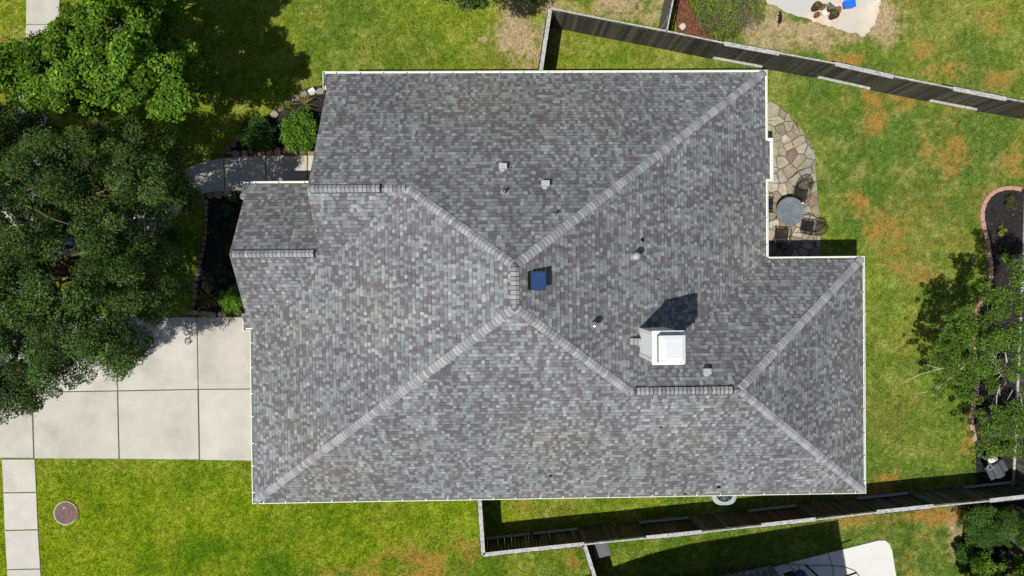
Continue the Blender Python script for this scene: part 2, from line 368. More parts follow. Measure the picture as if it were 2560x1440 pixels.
NOGRASS = [foot, sidewalk_up, sidewalk_mid, sidewalk_dn, drive, walk, bed1, bed2, bed3, bedNE, patioE, patioNE, patioS, bedSE]

# patches of dry turf  (u, v, ru, rv, kind, strength)
PT = [(1298, 92, 62, 80, 't', 1.1), (1430, 12, 60, 16, 't', .6), (1330, 15, 60, 30, 't', .9), (1560, 15, 90, 30, 't', .8), (1320, 150, 50, 30, 't', .7), (1620, 45, 40, 25, 't', .6), (1400, 100, 40, 30, 't', .35),
      (2000, 72, 90, 32, 't', 1), (1950, 105, 60, 30, 't', .8), (2060, 100, 50, 26, 't', .9), (2205, 55, 42, 62, 't', 1), (2140, 92, 50, 14, 't', .8), (1930, 50, 30, 30, 't', .6),
      (2130, 152, 55, 16, 'o', .9), (2300, 135, 30, 22, 'o', .7), (2365, 170, 45, 25, 'o', .7), (2180, 248, 36, 26, 'o', .9), (2192, 300, 20, 42, 'o', .9), (2255, 245, 46, 22, 'o', .75),
      (2390, 370, 36, 42, 'o', .85), (2395, 270, 30, 14, 'o', .6), (2150, 505, 26, 32, 'o', .8), (2200, 572, 46, 34, 'o', .85), (2232, 622, 36, 24, 'o', .8), (2305, 690, 34, 22, 'o', .6), (2250, 665, 30, 16, 'o', .6),
      (2383, 545, 16, 16, 'o', .6), (2440, 480, 24, 20, 'o', .5), (2310, 360, 14, 36, 'o', .5), (2540, 400, 26, 40, 'o', .6), (2500, 30, 50, 26, 'o', .5), (2500, 195, 40, 24, 'o', .6), (2480, 70, 30, 30, 'o', .5),
      (2215, 1192, 60, 18, 'o', .9), (2160, 1220, 60, 14, 'o', .9), (2310, 1292, 110, 16, 'o', .95), (2180, 1296, 60, 14, 'o', .8), (2420, 1115, 16, 36, 'o', .7), (2385, 1330, 18, 70, 't', .9), (2300, 1345, 60, 26, 'o', .35), (2270, 1400, 30, 40, 'o', .4),
      (1010, 1402, 60, 24, 'o', .75), (1085, 1408, 40, 30, 'o', .7), (1175, 1392, 26, 26, 'o', .7), (900, 1432, 90, 16, 'o', .6), (1060, 1440, 90, 16, 'o', .8), (1430, 1402, 14, 26, 'o', .8), (1345, 1420, 40, 20, 't', .35),
      (1310, 1264, 24, 14, 'o', .5), (1375, 1280, 24, 14, 't', .4), (720, 1290, 70, 30, 'o', .2), (460, 1185, 50, 18, 't', .25), (510, 1220, 40, 30, 'o', .2), (10, 130, 14, 30, 'o', .6), (8, 210, 14, 30, 'o', .8),
      (2290, 540, 10, 8, 't', .4), (1500, 110, 50, 16, 't', .25), (1700, 150, 80, 12, 't', .25)]
PW = []
for u, v, ru, rv, k, st in PT:
    c = PX(u, v); PW.append((c[0], c[1], ru / 60, rv / 60, k, st))
def lawn_rgb(X, Y):
    X = np.asarray(X, float); Y = np.asarray(Y, float)
    n1 = fbm(X, Y, .35, 4, 3); n2 = fbm(X, Y, 1.1, 4, 11); n3 = fbm(X, Y, 5.5, 3, 23); n4 = vn(X * 14, Y * 14, 5)
    def st(a, lo, hi): return np.clip((a - lo) / (hi - lo), 0, 1)
    A = np.array([.250, .318, .020]); B = np.array([.118, .208, .016]); Cc = np.array([.325, .325, .090])
    m = st(.6 * fbm(X, Y, .16, 3, 61) + .4 * n2, .36, .62)[..., None]
    g = B * (1 - m) + A * m
    dry = (st(n2 * .6 + n3 * .4, .46, .7) * .55)[..., None]
    g = g * (1 - dry) + Cc * dry
    # zones: the back yard is slightly paler, the front lawn deeper
    back = (st(X, 8, 12) * .6)[..., None]; g = g * (1 - back) + (g * .78 + np.array([.022, .030, .022])) * back
    north = (st(Y, 5, 10) * .5)[..., None]; g = g * (1 - north) + (g * .9 + np.array([.028, .022, .008])) * north
    fr = (st(-Y, 5, 9) * st(-X, -6, 4))[..., None]; g = g * (1 - fr) + g * np.array([.90, 1.0, .30]) * fr
    g = g * (.68 + .64 * n3[..., None]) * (.75 + .5 * n4[..., None])
    mt = np.zeros(X.shape); mo = np.zeros(X.shape)
    wob = (n2 - .5) * 1.6 + (n3 - .5) * .8
    for cx, cy, rx, ry, k, s in PW:
        d = np.sqrt(((X - cx) / rx) ** 2 + ((Y - cy) / ry) ** 2)
        mm = np.clip((1.95 - d + wob * 1.9) * .58, 0, 1.1) * s
        if k == 't': mt = np.maximum(mt, mm)
        else: mo = np.maximum(mo, mm)
    sp = np.clip((vn(X * 9, Y * 9, 41) * .5 + vn(X * 22, Y * 22, 43) * .5), 0, 1)
    mo = np.maximum(mo, st(n1, .60, .74) * .38 * (1 - .6 * st(-X, 0, 6)))
    halo = np.clip(np.maximum(mt, mo) * 1.2 - .1, 0, 1)[..., None] * .45; g = g * (1 - halo) + np.array([.34, .285, .070]) * (.7 + .6 * n3[..., None]) * halo
    for mk, c in ((mt, np.array([.50, .385, .235])), (mo, np.array([.42, .225, .050]))):
        k = np.clip((mk - .62 * sp) * 1.4, 0, .88)[..., None]
        g = g * (1 - k) + c * (.8 + .4 * n4[..., None]) * k
    return np.clip(g, .002, 1)

def np_mesh(name, V, Fc, C):
    """V (n,3), Fc (m,k) int, C (n,3) point colours"""
    me = bpy.data.meshes.new(name); me.vertices.add(len(V)); me.vertices.foreach_set('co', np.asarray(V, np.float32).ravel())
    k = Fc.shape[1]; me.loops.add(Fc.size); me.loops.foreach_set('vertex_index', Fc.astype(np.int32).ravel())
    me.polygons.add(len(Fc)); me.polygons.foreach_set('loop_start', np.arange(0, Fc.size, k, dtype=np.int32))
    try: me.polygons.foreach_set('loop_total', np.full(len(Fc), k, np.int32))
    except Exception: pass
    ca = me.color_attributes.new('Col', 'FLOAT_COLOR', 'POINT')
    ca.data.foreach_set('color', np.concatenate([C, np.ones((len(C), 1))], 1).astype(np.float32).ravel())
    me.update(calc_edges=True); return me

# ------------------------------------------------------------------ the ground sheet
out_ = np.concatenate([np.arange(.6, 40, 1.2), np.arange(42, 160, 6), [200, 280, 400, 600, 900]])
gx = np.concatenate([(-23 - out_)[::-1], np.arange(-23, 25.01, .085), 25.05 + out_])
gy = np.concatenate([(-14 - out_)[::-1], np.arange(-14, 14.01, .085), 14.05 + out_])
XX, YY = np.meshgrid(gx, gy); nx, ny = len(gx), len(gy)
ii = (np.arange(ny - 1)[:, None] * nx + np.arange(nx - 1)[None, :]).ravel()
Fc = np.stack([ii, ii + 1, ii + nx + 1, ii + nx], 1)
me = np_mesh('ground', np.stack([XX.ravel(), YY.ravel(), np.zeros(XX.size)], 1), Fc, lawn_rgb(XX.ravel(), YY.ravel()) * .8)
tag(fin('ground', me, M['lawn']), 'mown lawn with dry brown patches', kind='structure')

# turf
NB = 700000
bx = RNG.uniform(-21.8, 24.3, NB); by = RNG.uniform(-12.6, 12.2, NB)
ok = np.ones(NB, bool)
for pl in NOGRASS: ok &= ~inpoly(bx, by, pl)
bx, by = bx[ok], by[ok]; n = len(bx)
cc = lawn_rgb(bx, by); cc = cc * RNG.uniform(.4, 1.7, (n, 1)) * (1 + RNG.normal(0, .06, (n, 3)))
dryness = np.clip(cc[:, 0] / (cc[:, 1] + 1e-4) - 1.1, 0, 1)
hh = RNG.uniform(.025, .06, n) * (1 - .5 * dryness); an = RNG.uniform(0, 2 * np.pi, n); ln = RNG.uniform(.025, .085, n); wd = RNG.uniform(.008, .019, n)
dx, dy = np.cos(an), np.sin(an)
V = np.empty((n, 3, 3)); V[:, 0] = np.stack([bx - dy * wd, by + dx * wd, np.full(n, .002)], 1); V[:, 1] = np.stack([bx + dy * wd, by - dx * wd, np.full(n, .002)], 1)
V[:, 2] = np.stack([bx + dx * ln, by + dy * ln, hh], 1)
me = np_mesh('grass', V.reshape(-1, 3), np.arange(3 * n).reshape(-1, 3), np.repeat(np.clip(cc, .002, 1), 3, 0))
tag(fin('grass', me, M['grass']), 'short green and sun-scorched turf all round the house', 'grass', kind='stuff')

# ------------------------------------------------------------------ concrete
def slabs(name, panels, z, m, label, under=None, bev=.012):
    mb = MB()
    for pl in panels:
        s = random.uniform(.93, 1.04); mb.prism(pl, -.05, z, (s, s, s), 0, bev)
    if under: mb.prism(under, -.05, z - .018, (1, 1, 1), 1)
    return tag(mb.build(name, [m, M['joint']]), label, kind='structure')
dv = [[(-300, 790), (78, 790), (81, 973), (-300, 975)], [(-300, 978), (80, 978), (85, 1144), (-300, 1142)],
      [(82, 790), (291.6, 792), (294.6, 975.5), (84, 978.5)], [(84, 981), (294, 978), (298, 1146), (88, 1145)],
      [(293.7, 792), (492.3, 793), (495.8, 971.6), (296.7, 975.5)], [(297, 978), (495, 974), (498, 1148), (301, 1146)],
      [(494.6, 793), (665, 793), (665, 970.6), (497.8, 971.6)], [(498.5, 974), (665, 973), (665, 1151), (501.5, 1149)]]
slabs('driveway', [poly(a) for a in dv], .05, M['conc'], 'pale concrete driveway in large squares', poly([(-300, 791), (664, 794), (664, 1150), (-300, 1141)]))
sw = []
ys = [-60, 62, 170, 290, 400, 510, 620, 700, 788]
def lerp_edge(E, v):
    for a, b in zip(E, E[1:]):
        if a[1] <= v <= b[1]: return a[0] + (b[0] - a[0]) * (v - a[1]) / (b[1] - a[1])
    return E[-1][0]
for a, b in zip(ys, ys[1:]): sw.append(poly([(lerp_edge(side, a), a + 1), (lerp_edge(side_r, a), a + 1), (lerp_edge(side_r, b), b - 1), (lerp_edge(side, b), b - 1)]))
sd = [[(6, 1148), (88, 1148), (92, 1229), (10, 1230)], [(10, 1232.5), (92, 1231.5), (96, 1322), (13.5, 1324)], [(13.5, 1326.5), (96, 1324.5), (102, 1420), (19, 1422)], [(19, 1424), (102, 1422.5), (112, 1560), (28, 1560)]]
sw += [poly(a) for a in sd]
slabs('sidewalk', sw, .046, M['conc'], 'concrete sidewalk along the front lawn')
wk = [[(830, 388), (771.5, 389), (769.5, 470), (830, 470)], [(768.5, 389), (667, 390), (667, 474), (766.5, 470)],
      [(664, 390), (600, 392), (561.5, 396), (565, 477), (605, 476), (664, 474)], [(558.5, 396), (520, 403), (480, 416), (440, 435), (450, 532), (480, 497), (515, 483), (562, 478)],
      [(437, 437), (400, 462), (340, 520), (260, 560), (80, 570), (80, 640), (280, 640), (400, 590), (447, 534)]]
slabs('walkway', [poly(a) for a in wk], .05, M['conc'], 'curved concrete path to the porch')
slabs('neighbour_patio', [patioNE], .03, M['sandconc'], 'sandy concrete patio beyond the fence')
ps = [[(1905, 1425), (1990, 1402), (2068, 1382), (2080, 1420), (2090, 1560), (1905, 1560)], [(2070, 1381.5), (2195, 1350), (2212, 1350), (2222, 1358), (2229, 1375), (2233, 1400), (2244, 1470), (2250, 1560), (2092, 1560), (2082, 1420)]]
slabs('concrete_pad', [poly(a) for a in ps], .06, M['whiteconc'], 'white concrete pad with rounded corner')
# mulch beds
for nm, pl, z, m, lb in (('mulch_bed', bed1, .03, 'mulch', 'dark mulch bed beside the front path'), ('mulch_bed', bed2, .03, 'mulch', 'dark mulch bed below the porch gable'),
                         ('mulch_bed', bed3, .03, 'mulch', 'dark mulch bed inside the brick edging'), ('mulch_bed', bedNE, .02, 'redmulch', 'red mulch under the ragged bush'), ('soil_bed', bedSE, .02, 'darksoil', 'dark soil under the back shrubs')):
    mb = MB(); mb.prism(pl, -.02, z); tag(mb.build(nm, M[m]), lb, kind='structure')
# mulch chips as ground cover
def chips(name, pl, z, N, c0, lb):
    xs = [a for a, b in pl]; ysl = [b for a, b in pl]
    X = RNG.uniform(min(xs), max(xs), N); Y = RNG.uniform(min(ysl), max(ysl), N); k = inpoly(X, Y, pl) & (np.abs(X) < 25) & (np.abs(Y) < 14); X, Y = X[k], Y[k]; n = len(X)
    a = RNG.uniform(0, 6.28, n); L_ = RNG.uniform(.015, .05, n); W_ = RNG.uniform(.006, .018, n); Z = z + RNG.uniform(.005, .03, n); t1 = RNG.normal(0, .02, n)
    dx, dy = np.cos(a), np.sin(a); V = np.empty((n, 4, 3))
    for j, (s, t) in enumerate(((-1, -1), (1, -1), (1, 1), (-1, 1))): V[:, j] = np.stack([X + dx * L_ * s - dy * W_ * t, Y + dy * L_ * s + dx * W_ * t, Z + t1 * s], 1)
    C = np.array(c0) * RNG.uniform(.3, 2.2, (n, 1)) * (1 + RNG.normal(0, .12, (n, 3)))
    big = RNG.random(n) < .012; C[big] = np.array([.18, .15, .12])
    tag(fin(name, np_mesh(name, V.reshape(-1, 3), np.arange(4 * n).reshape(-1, 4), np.repeat(np.clip(C, .002, 1), 4, 0)), M['stone']), lb, 'mulch', kind='stuff')
chips('mulch', bed1, .03, 5000, (.03, .026, .026), 'black bark mulch in the bed beside the front path')
chips('mulch', bed2, .03, 6000, (.03, .026, .026), 'black bark mulch in the bed under the porch gable')
chips('mulch', bed3, .03, 16000, (.03, .026, .026), 'black bark mulch inside the pink brick edging')
chips('mulch', bedNE, .02, 6000, (.15, .06, .03), 'reddish mulch under the ragged bush behind the fence')

# flagstone patio ---------------------------------------------------
def clip_half(pl, a, b, c):   # keep a x + b y <= c
    out = []
    for i in range(len(pl)):
        P1, P2 = pl[i], pl[(i + 1) % len(pl)]; d1 = a * P1[0] + b * P1[1] - c; d2 = a * P2[0] + b * P2[1] - c
        if d1 <= 0: out.append(P1)
        if d1 * d2 < 0: t = d1 / (d1 - d2); out.append((P1[0] + (P2[0] - P1[0]) * t, P1[1] + (P2[1] - P1[1]) * t))
    return out
mb = MB(); mb.prism(patioE, -.03, .02, (.15, .115, .075), 0)
rs = np.random.default_rng(21); xs = [a for a, b in patioE]; yl = [b for a, b in patioE]; seeds = []
tries = 0
while len(seeds) < 105 and tries < 12000:
    tries += 1; c = (rs.uniform(min(xs), max(xs)), rs.uniform(min(yl), max(yl)))
    rmin = .24 if rs.random() < .65 else .44
    if all(math.hypot(c[0] - s[0], c[1] - s[1]) > rmin for s in seeds): seeds.append(c)
pc = [(.33, .30, .22), (.30, .26, .19), (.27, .215, .155), (.30, .295, .26), (.38, .345, .255), (.25, .185, .13), (.28, .24, .17), (.32, .28, .19)]
for i, s in enumerate(seeds):
    cell = list(patioE)
    for j, t in enumerate(seeds):
        if i == j: continue
        a, b = t[0] - s[0], t[1] - s[1]; cell = clip_half(cell, a, b, a * (s[0] + t[0]) / 2 + b * (s[1] + t[1]) / 2)
        if len(cell) < 3: break
    if len(cell) < 3: continue
    A = sum(cell[k][0] * cell[(k + 1) % len(cell)][1] - cell[(k + 1) % len(cell)][0] * cell[k][1] for k in range(len(cell)))
    if A < 0: cell = cell[::-1]
    q = []
    for k in range(len(cell)):       # roughen the outline
        a, b = cell[k], cell[(k + 1) % len(cell)]; q.append(a); l = math.hypot(b[0] - a[0], b[1] - a[1])
        if l > .2: q.append(((a[0] + b[0]) / 2 + rs.normal(0, .012), (a[1] + b[1]) / 2 + rs.normal(0, .012)))
    cx = sum(a for a, b in q) / len(q); cy = sum(b for a, b in q) / len(q); q = offset(q, .012 + rs.uniform(0, .012))
    if any(math.hypot(a - cx, b - cy) > 1.2 for a, b in q): continue
    c = pc[rs.integers(len(pc))]; k = rs.uniform(.8, 1.25); mb.prism(q, .0, .05 + rs.uniform(0, .012), tuple(x * k for x in c), 0, .012)
tag(mb.build('flagstone_patio', M['stone']), 'irregular flagstone patio beside the back eave', kind='structure')

# ------------------------------------------------------------------ THE HOUSE
house = empty('house', (0, 0, 0), 'single-storey house with grey shingled hip roof and white gutters, filling the middle', 'house')
def plane(mb, pts, f, kind):
    v3 = [(x, y, f(x, y)) for x, y in pts]
    if kind == 'N' or kind == 'S':
        k = math.sqrt(1 + p_ ** 2); z0 = HE; uv = [(x if kind == 'N' else -x + 50, (z - z0) / p_ * k) for x, y, z in v3]
    else:
        k = math.sqrt(1 + q_ ** 2); uv = [(y + 90 if kind == 'E' else -y + 140, (z - HE) / q_ * k) for x, y, z in v3]
    a = sum(pts[i][0] * pts[(i + 1) % len(pts)][1] - pts[(i + 1) % len(pts)][0] * pts[i][1] for i in range(len(pts)))
    if a < 0: v3 = v3[::-1]; uv = uv[::-1]
    mb.face(v3, uv=uv)
    # underside, fascia edge
    lo = [(x, y, z - .05) for x, y, z in v3]; mb.face(lo[::-1], uv=uv[::-1])
    n = len(v3)
    for i in range(n):
        j = (i + 1) % n; mb.face([lo[i], lo[j], v3[j], v3[i]], uv=[(0, .05)] * 4)
rf = MB()
plane(rf, [(xR1 + G, yN - G), (xE - G, yN - G), pkN, gE, gW, (xG1, yN - RET), (xR1 + G, yN - RET)], fN, 'N')
plane(rf, [(xW + G, yS + G), pkS, pkN, gE, (xW + G * p_ / q_, yS2 + G), (xW + G, yS2 + G)], fW, 'W')
plane(rf, [(xR2 + G, yS2 + G), (xW + G * p_ / q_, yS2 + G), gE, gW, (xG1, yq), (xG2, yq), (xG2, yS2 + RET), (xR2 + G, yS2 + RET)], fS2, 'S')
plane(rf, [(xR2 + G, yP - G), (xG1 + .3, yP - G), (xG1 + .3, yq), (xG2, yq), (xG2, yP - RET), (xR2 + G, yP - RET)], lambda x, y: fPN(x, y) - (.004 if x > xG1 + .1 else 0), 'N')
plane(rf, [(xE - G, yN - G), (xE - G, yb1 - G), (xB - G, yb1 - G), (xB - G, yb2 + G), (xE - G, yb2 + G), (xE - G, yE - G * 0), rW, pkS, pkN], fE, 'E')
plane(rf, [(xE - G, yE), (xE, yE - G), (xE2 - G, yE - G), rE, rW], fEN, 'N')
plane(rf, [(xE2 - G, yE - G), (xE2 - G, yS + G), rE], fE2, 'E')
plane(rf, [(xW + G, yS + G), (xE2 - G, yS + G), rE, rW, pkS], fS, 'S')
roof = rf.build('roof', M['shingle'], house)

# ridge and hip caps -------------------------------------------------
capc = [(.31, .32, .335), (.34, .345, .35), (.26, .25, .265), (.28, .305, .325), (.37, .365, .36), (.23, .22, .235), (.33, .345, .355), (.27, .27, .285)]
def caps(a, b, nl, nr, lift=0.0, vent=False, wdt=.155, last=True):
    """a low end, b high end; nl, nr adjacent plane functions' normals"""
    a, b = Vector(a), Vector(b); d = (b - a); L_ = d.length; d.normalize(); mb = MB()
    def down(nv):
        s = nv.cross(d).normalized(); return s if s.z < 0 else -s
    s1, s2 = down(nl), down(nr)
    if (s1 - s2).length < .3: s2 = -s2
    up = (nl + nr).normalized(); ex = .142; n = int(L_ / ex)
    prof = [(s1, 1.0), (s1, .5), (s1, .12), (s2, .12), (s2, .5), (s2, 1.0)]
    for i in range(n):
        t0 = i * ex; t1 = t0 + ex * 1.25 if i < n - 1 else t0 + ex
        col = random.choice(capc); k = random.uniform(.9, 1.08) * 1.02; col = tuple(x * k for x in col); wj = wdt * random.uniform(.97, 1.03)
        h0, h1 = .030 + lift, .010 + lift
        A = [a + d * t0 + s * wj * w_ + up * h0 for s, w_ in prof]; tm = t0 + ex * .84
        hm = h0 + (h1 - h0) * (.84 * ex) / (t1 - t0)
        Bm = [a + d * tm + s * wj * w_ + up * hm for s, w_ in prof]
        B = [a + d * t1 + s * wj * w_ + up * h1 for s, w_ in prof]
        for j in range(5):
            mb.face([A[j], A[j + 1], Bm[j + 1], Bm[j]], col); mb.face([Bm[j], Bm[j + 1], B[j + 1], B[j]], tuple(x * .2 for x in col))  # shadow and gap between caps painted as a dark band
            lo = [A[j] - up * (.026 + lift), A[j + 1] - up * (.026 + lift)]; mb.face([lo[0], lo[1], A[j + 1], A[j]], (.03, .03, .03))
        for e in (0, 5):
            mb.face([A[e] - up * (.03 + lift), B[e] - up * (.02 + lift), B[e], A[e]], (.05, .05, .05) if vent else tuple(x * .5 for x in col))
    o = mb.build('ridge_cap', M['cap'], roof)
    if vent:
        vb = MB(); wv = wdt + .022
        e0, e1 = a - d * .02, a + d * (n * ex + .03)
        ring = lambda c: [c + s1 * wv + up * .002, c + s1 * wv + up * (lift), c + up * (lift + .012), c + s2 * wv + up * lift, c + s2 * wv + up * .002]
        r0, r1 = ring(e0), ring(e1)
        for j in range(4): vb.face([r0[j], r0[j + 1], r1[j + 1], r1[j]])
        vb.face(r0[::-1]); vb.face(r1)
        vb.build('ridge_vent', M['vent_black'], roof)
    return o
nN = Vector((0, p_, 1)).normalized(); nS = Vector((0, -p_, 1)).normalized(); nE = Vector((q_, 0, 1)).normalized(); nW = Vector((-q_, 0, 1)).normalized()
v3 = lambda pt, z: Vector((pt[0], pt[1], z))
def toward(a, b, t): return a + (b - a).normalized() * t
cNE = Vector((xE - G, yN - G * q_ / p_, HE + q_ * G)); cSW = Vector((xW + G, yS + G * q_ / p_, HE + q_ * G))
cE1 = Vector((xE2 - G, yE - G * q_ / p_, HE + q_ * G)); cE2 = Vector((xE2 - G, yS + G * q_ / p_, HE + q_ * G))
PKN, PKS = v3(pkN, zp), v3(pkS, zp); RE, RW_ = v3(rE, zr), v3(rW, zr); GE, GW = v3(gE, zg), v3(gW, zg)
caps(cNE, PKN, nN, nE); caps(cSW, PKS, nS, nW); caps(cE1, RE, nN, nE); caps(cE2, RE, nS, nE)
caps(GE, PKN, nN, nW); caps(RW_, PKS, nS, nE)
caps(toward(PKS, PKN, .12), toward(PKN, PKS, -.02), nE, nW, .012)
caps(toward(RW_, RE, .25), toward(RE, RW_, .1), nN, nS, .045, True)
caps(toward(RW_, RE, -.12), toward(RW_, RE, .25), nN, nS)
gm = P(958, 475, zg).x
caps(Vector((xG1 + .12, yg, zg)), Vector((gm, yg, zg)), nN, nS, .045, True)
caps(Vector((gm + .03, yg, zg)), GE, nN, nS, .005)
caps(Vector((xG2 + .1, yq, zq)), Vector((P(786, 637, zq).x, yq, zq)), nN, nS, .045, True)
# valley metal/cut lines
for a, b, off in ((Vector((xW + G, yS2 + G * q_ / p_, HE + q_ * G)), GE, 0), (Vector((xE - G, yE, HE + q_ * G)), RW_, 0)):
    vb = MB(); d = (b - a).normalized(); s = Vector((-d.y, d.x, 0)).normalized() * .007
    vb.face([a - s + Vector((0, 0, .012)), b - s + Vector((0, 0, .012)), b + s + Vector((0, 0, .012)), a + s + Vector((0, 0, .012))], (.19, .19, .19))
    vb.build('valley_strip', M['cap'], roof)

# soffit, walls ------------------------------------------------------
outline = [(xR1, yN - RET), (xR1, yN), (xE, yN), (xE, yb1), (xB, yb1), (xB, yb2), (xE, yb2), (xE, yE), (xE2, yE), (xE2, yS), (xW, yS), (xW, yS2), (xR2, yS2), (xR2, yS2 + RET)]
runB = [(xR2, yP - RET), (xR2, yP), (xG1 + .28, yP)]
wb = MB(); wb.prism(foot, 0, HE - .1)
for xg, yc, za, half, f in ((xG1 + .32, yg, zg, yN - yg, .45), (xG2 + .32, yq, zq, yP - yq, .45)):
    h = half - f; wb.prism([(xg, 0), (xg + .1, 0), (xg + .1, .01), (xg, .01)], 0, .01)
    t = [(xg, yc - h, HE - .1), (xg, yc + h, HE - .1), (xg, yc, HE - .1 + p_ * h)]; t2 = [(a + .12, b, c) for a, b, c in t]
    wb.face(t[::-1]); wb.face(t2)
    for i in range(3): j = (i + 1) % 3; wb.face([t[i], t[j], t2[j], t2[i]])
wb.build('wall', M['brick'], house)
sb = MB(); full = [(xR1 + .14, yN - .13), (xE - .13, yN - .13), (xE - .13, yE - .13), (xE2 - .13, yE - .13), (xE2 - .13, yS + .13), (xW + .13, yS + .13), (xW + .13, yS2 + .13), (xR2 + .13, yS2 + .13), (xR2 + .13, yP - .13), (xR1 + .14, yP - .13)]
sb.prism(full, HE - .12, HE - .09); sb.build('soffit', M['white'], house)
# rake boards on both gables
for xg, yc, za, ya, yb in ((xG1, yg, zg, yN - RET, None), (xG2, yq, zq, yP - RET, yS2 + RET)):
    yb = yb if yb is not None else yq
    for ye in (ya, yb):
        ze = za - p_ * abs(ye - yc)
        rb = MB(); xg += .0; q4 = [(xg + .01, ye, ze - .2), (xg + .01, yc, za - .2), (xg + .01, yc, za - .052), (xg + .01, ye, ze - .052)]; q5 = [(x + .018, y, z) for x, y, z in q4]
        rb.face(q4); rb.face(q5[::-1])
        for i in range(4): j = (i + 1) % 4; rb.face([q4[j], q4[i], q5[i], q5[j]])
        rb.build('rake_board', M['white'], house)
# gutters
gb = MB(); prof = [(0, -.12), (0, 0), (.024, 0), (.024, -.012), (.012, -.016), (.012, -.105), (.104, -.105), (.104, -.02), (.114, -.02), (.114, -.12)]
sweep(gb, outline, prof, HE); sweep(gb, runB, prof, HE)
gutter = gb.build('gutter', M['gutter'], house)
hb = MB(); hb.box((0, .065, 0), (.035, .13, .006)); h0 = None; cnt = 0
for path in (outline, runB):
    for a, b in zip(path, path[1:]):
        A, B = Vector(a), Vector(b); L_ = (B - A).length; d = (B - A).normalized(); nrm = Vector((d.y, -d.x))
        k = int(L_ / .86)
        for i in range(k):
            c = A + d * ((i + .5) * L_ / k + random.uniform(-.05, .05)); ang = math.atan2(nrm.y, nrm.x) - math.pi / 2
            if h0 is None: h0 = hb.build('gutter_hanger', M['white'], gutter, local=True); o = h0
            else: o = h0.copy(); COL.objects.link(o); o.parent = gutter
            o.location = (c.x, c.y, HE + .004); o.rotation_euler = (0, 0, ang); cnt += 1
# downspouts
db = MB()
for x, y in ((xE + .02, yb1 + .13), (xE2 - .35, yE + .02), (xW + .05, yS2 - .35), (xE2 - .3, yS + .02)):
    pass
for x, y, wx, wy in ((xE - .38, yb1 + .06, .08, .07), (xW + .3, yS2 - .2, .08, .07)):
    db = MB(); db.box((x, y, HE / 2 - .06), (wx, wy, HE - .15)); db.build('downspout', M['white'], house)
# openings
wn_ = MB()
def opening(name, c, size, m, frame=.08, n=None):
    f = MB(); f.box(c, size); o = f.build(name, M[m], house)
    fr = MB(); x, y, z = c; sx, sy, sz = size
    if sx < sy:
        for dy_ in (-1, 1): fr.box((x, y + dy_ * (sy / 2 + frame / 2), z), (sx + .04, frame, sz + 2 * frame))
        for dz_ in (-1, 1): fr.box((x, y, z + dz_ * (sz / 2 + frame / 2)), (sx + .036, sy, frame))
    else:
        for dx_ in (-1, 1): fr.box((x + dx_ * (sx / 2 + frame / 2), y, z), (frame, sy + .04, sz + 2 * frame))
        for dz_ in (-1, 1): fr.box((x, y, z + dz_ * (sz / 2 + frame / 2)), (sx, sy + .036, frame))
    fr.build('frame', M['white'], o); return o
opening('garage_door', (xW + IN - .01, -5.3, 1.06), (.06, 4.6, 2.1), 'white')
opening('window', (xG2 + .5 - .01, 1.6, 1.2), (.06, 1.2, 1.3), 'glass')
opening('front_door', (xG1 + .35 - .01, 4.6, 1.07), (.06, .95, 2.05), 'brownpot')
opening('window', (-2, yN - IN + .01, 1.3), (1.2, .06, 1.2), 'glass')
opening('window', (5, yN - IN + .01, 1.3), (1.2, .06, 1.2), 'glass')
opening('window', (xE - IN + .01, 5.6, 1.3), (.06, 1.4, 1.2), 'glass')
opening('patio_door', (xE - IN + .01, 3.3, 1.07), (.06, 1.6, 2.05), 'glass')
opening('window', (-3, yS + IN - .01, 1.3), (1.2, .06, 1.2), 'glass')
opening('window', (8, yS + IN - .01, 1.3), (1.4, .06, 1.2), 'glass')
opening('window', (xE2 - IN + .01, -4, 1.3), (.06, 1.4, 1.2), 'glass')

# roof point from pixel on a given plane
def onroof(u, v, f):
    z = 5.0
    for _ in range(30): q = P(u, v, z); z = f(q.x, q.y)
    return P(u, v, z)
# square damper vents -------------------------------------------------
for u, v, f, nv in ((1257, 419, fN, nN), (1363, 462, fN, nN), (1765, 929, fEN, nN)):
    c = onroof(u, v, f); R = Vector((0, 0, 1)).rotation_difference(nv).to_matrix()
    fl = MB(); fl.box(c + nv * .008, (.26, .26, .012), M=R)
    o = fl.build('roof_vent', M['galv'], house)
    b = MB(); b.box(c + nv * .05 + Vector((-.0, .0, .06)), (.24, .16, .14)); b.box(c + Vector((-.02, -.11, .07)), (.15, .08, .10)); b.box(c + nv * .05 + Vector((0, 0, .14)), (.27, .19, .014))
    b.build('vent_hood', M['galv'], o)
# small plumbing pipes -------------------------------------------------
for u, v, f, nv, r, h in ((1259, 481, fN, nN, .045, .34), (1385, 537, fN, nN, .034, .30), (1642, 702, fE, nE, .03, .16)):
    c = onroof(u, v, f); b = MB()
    b.lathe([(r * 2.6, -.06), (r * 2.5, .01), (r * 1.4, .08), (r * 1.25, .12)], c, 16); o = b.build('pipe_vent', M['lead'], house, smooth=True)
    b = MB(); b.lathe([(r, 0), (r, h), (r * .62, h), (r * .62, h - .012)], c, 16); b.build('pipe', M['lead'], o, smooth=True)
    b = MB(); b.lathe([(r * .6, h - .02), (r * .6, h - .006)], c, 16); b.build('pipe_opening', M['blackhole'], o)
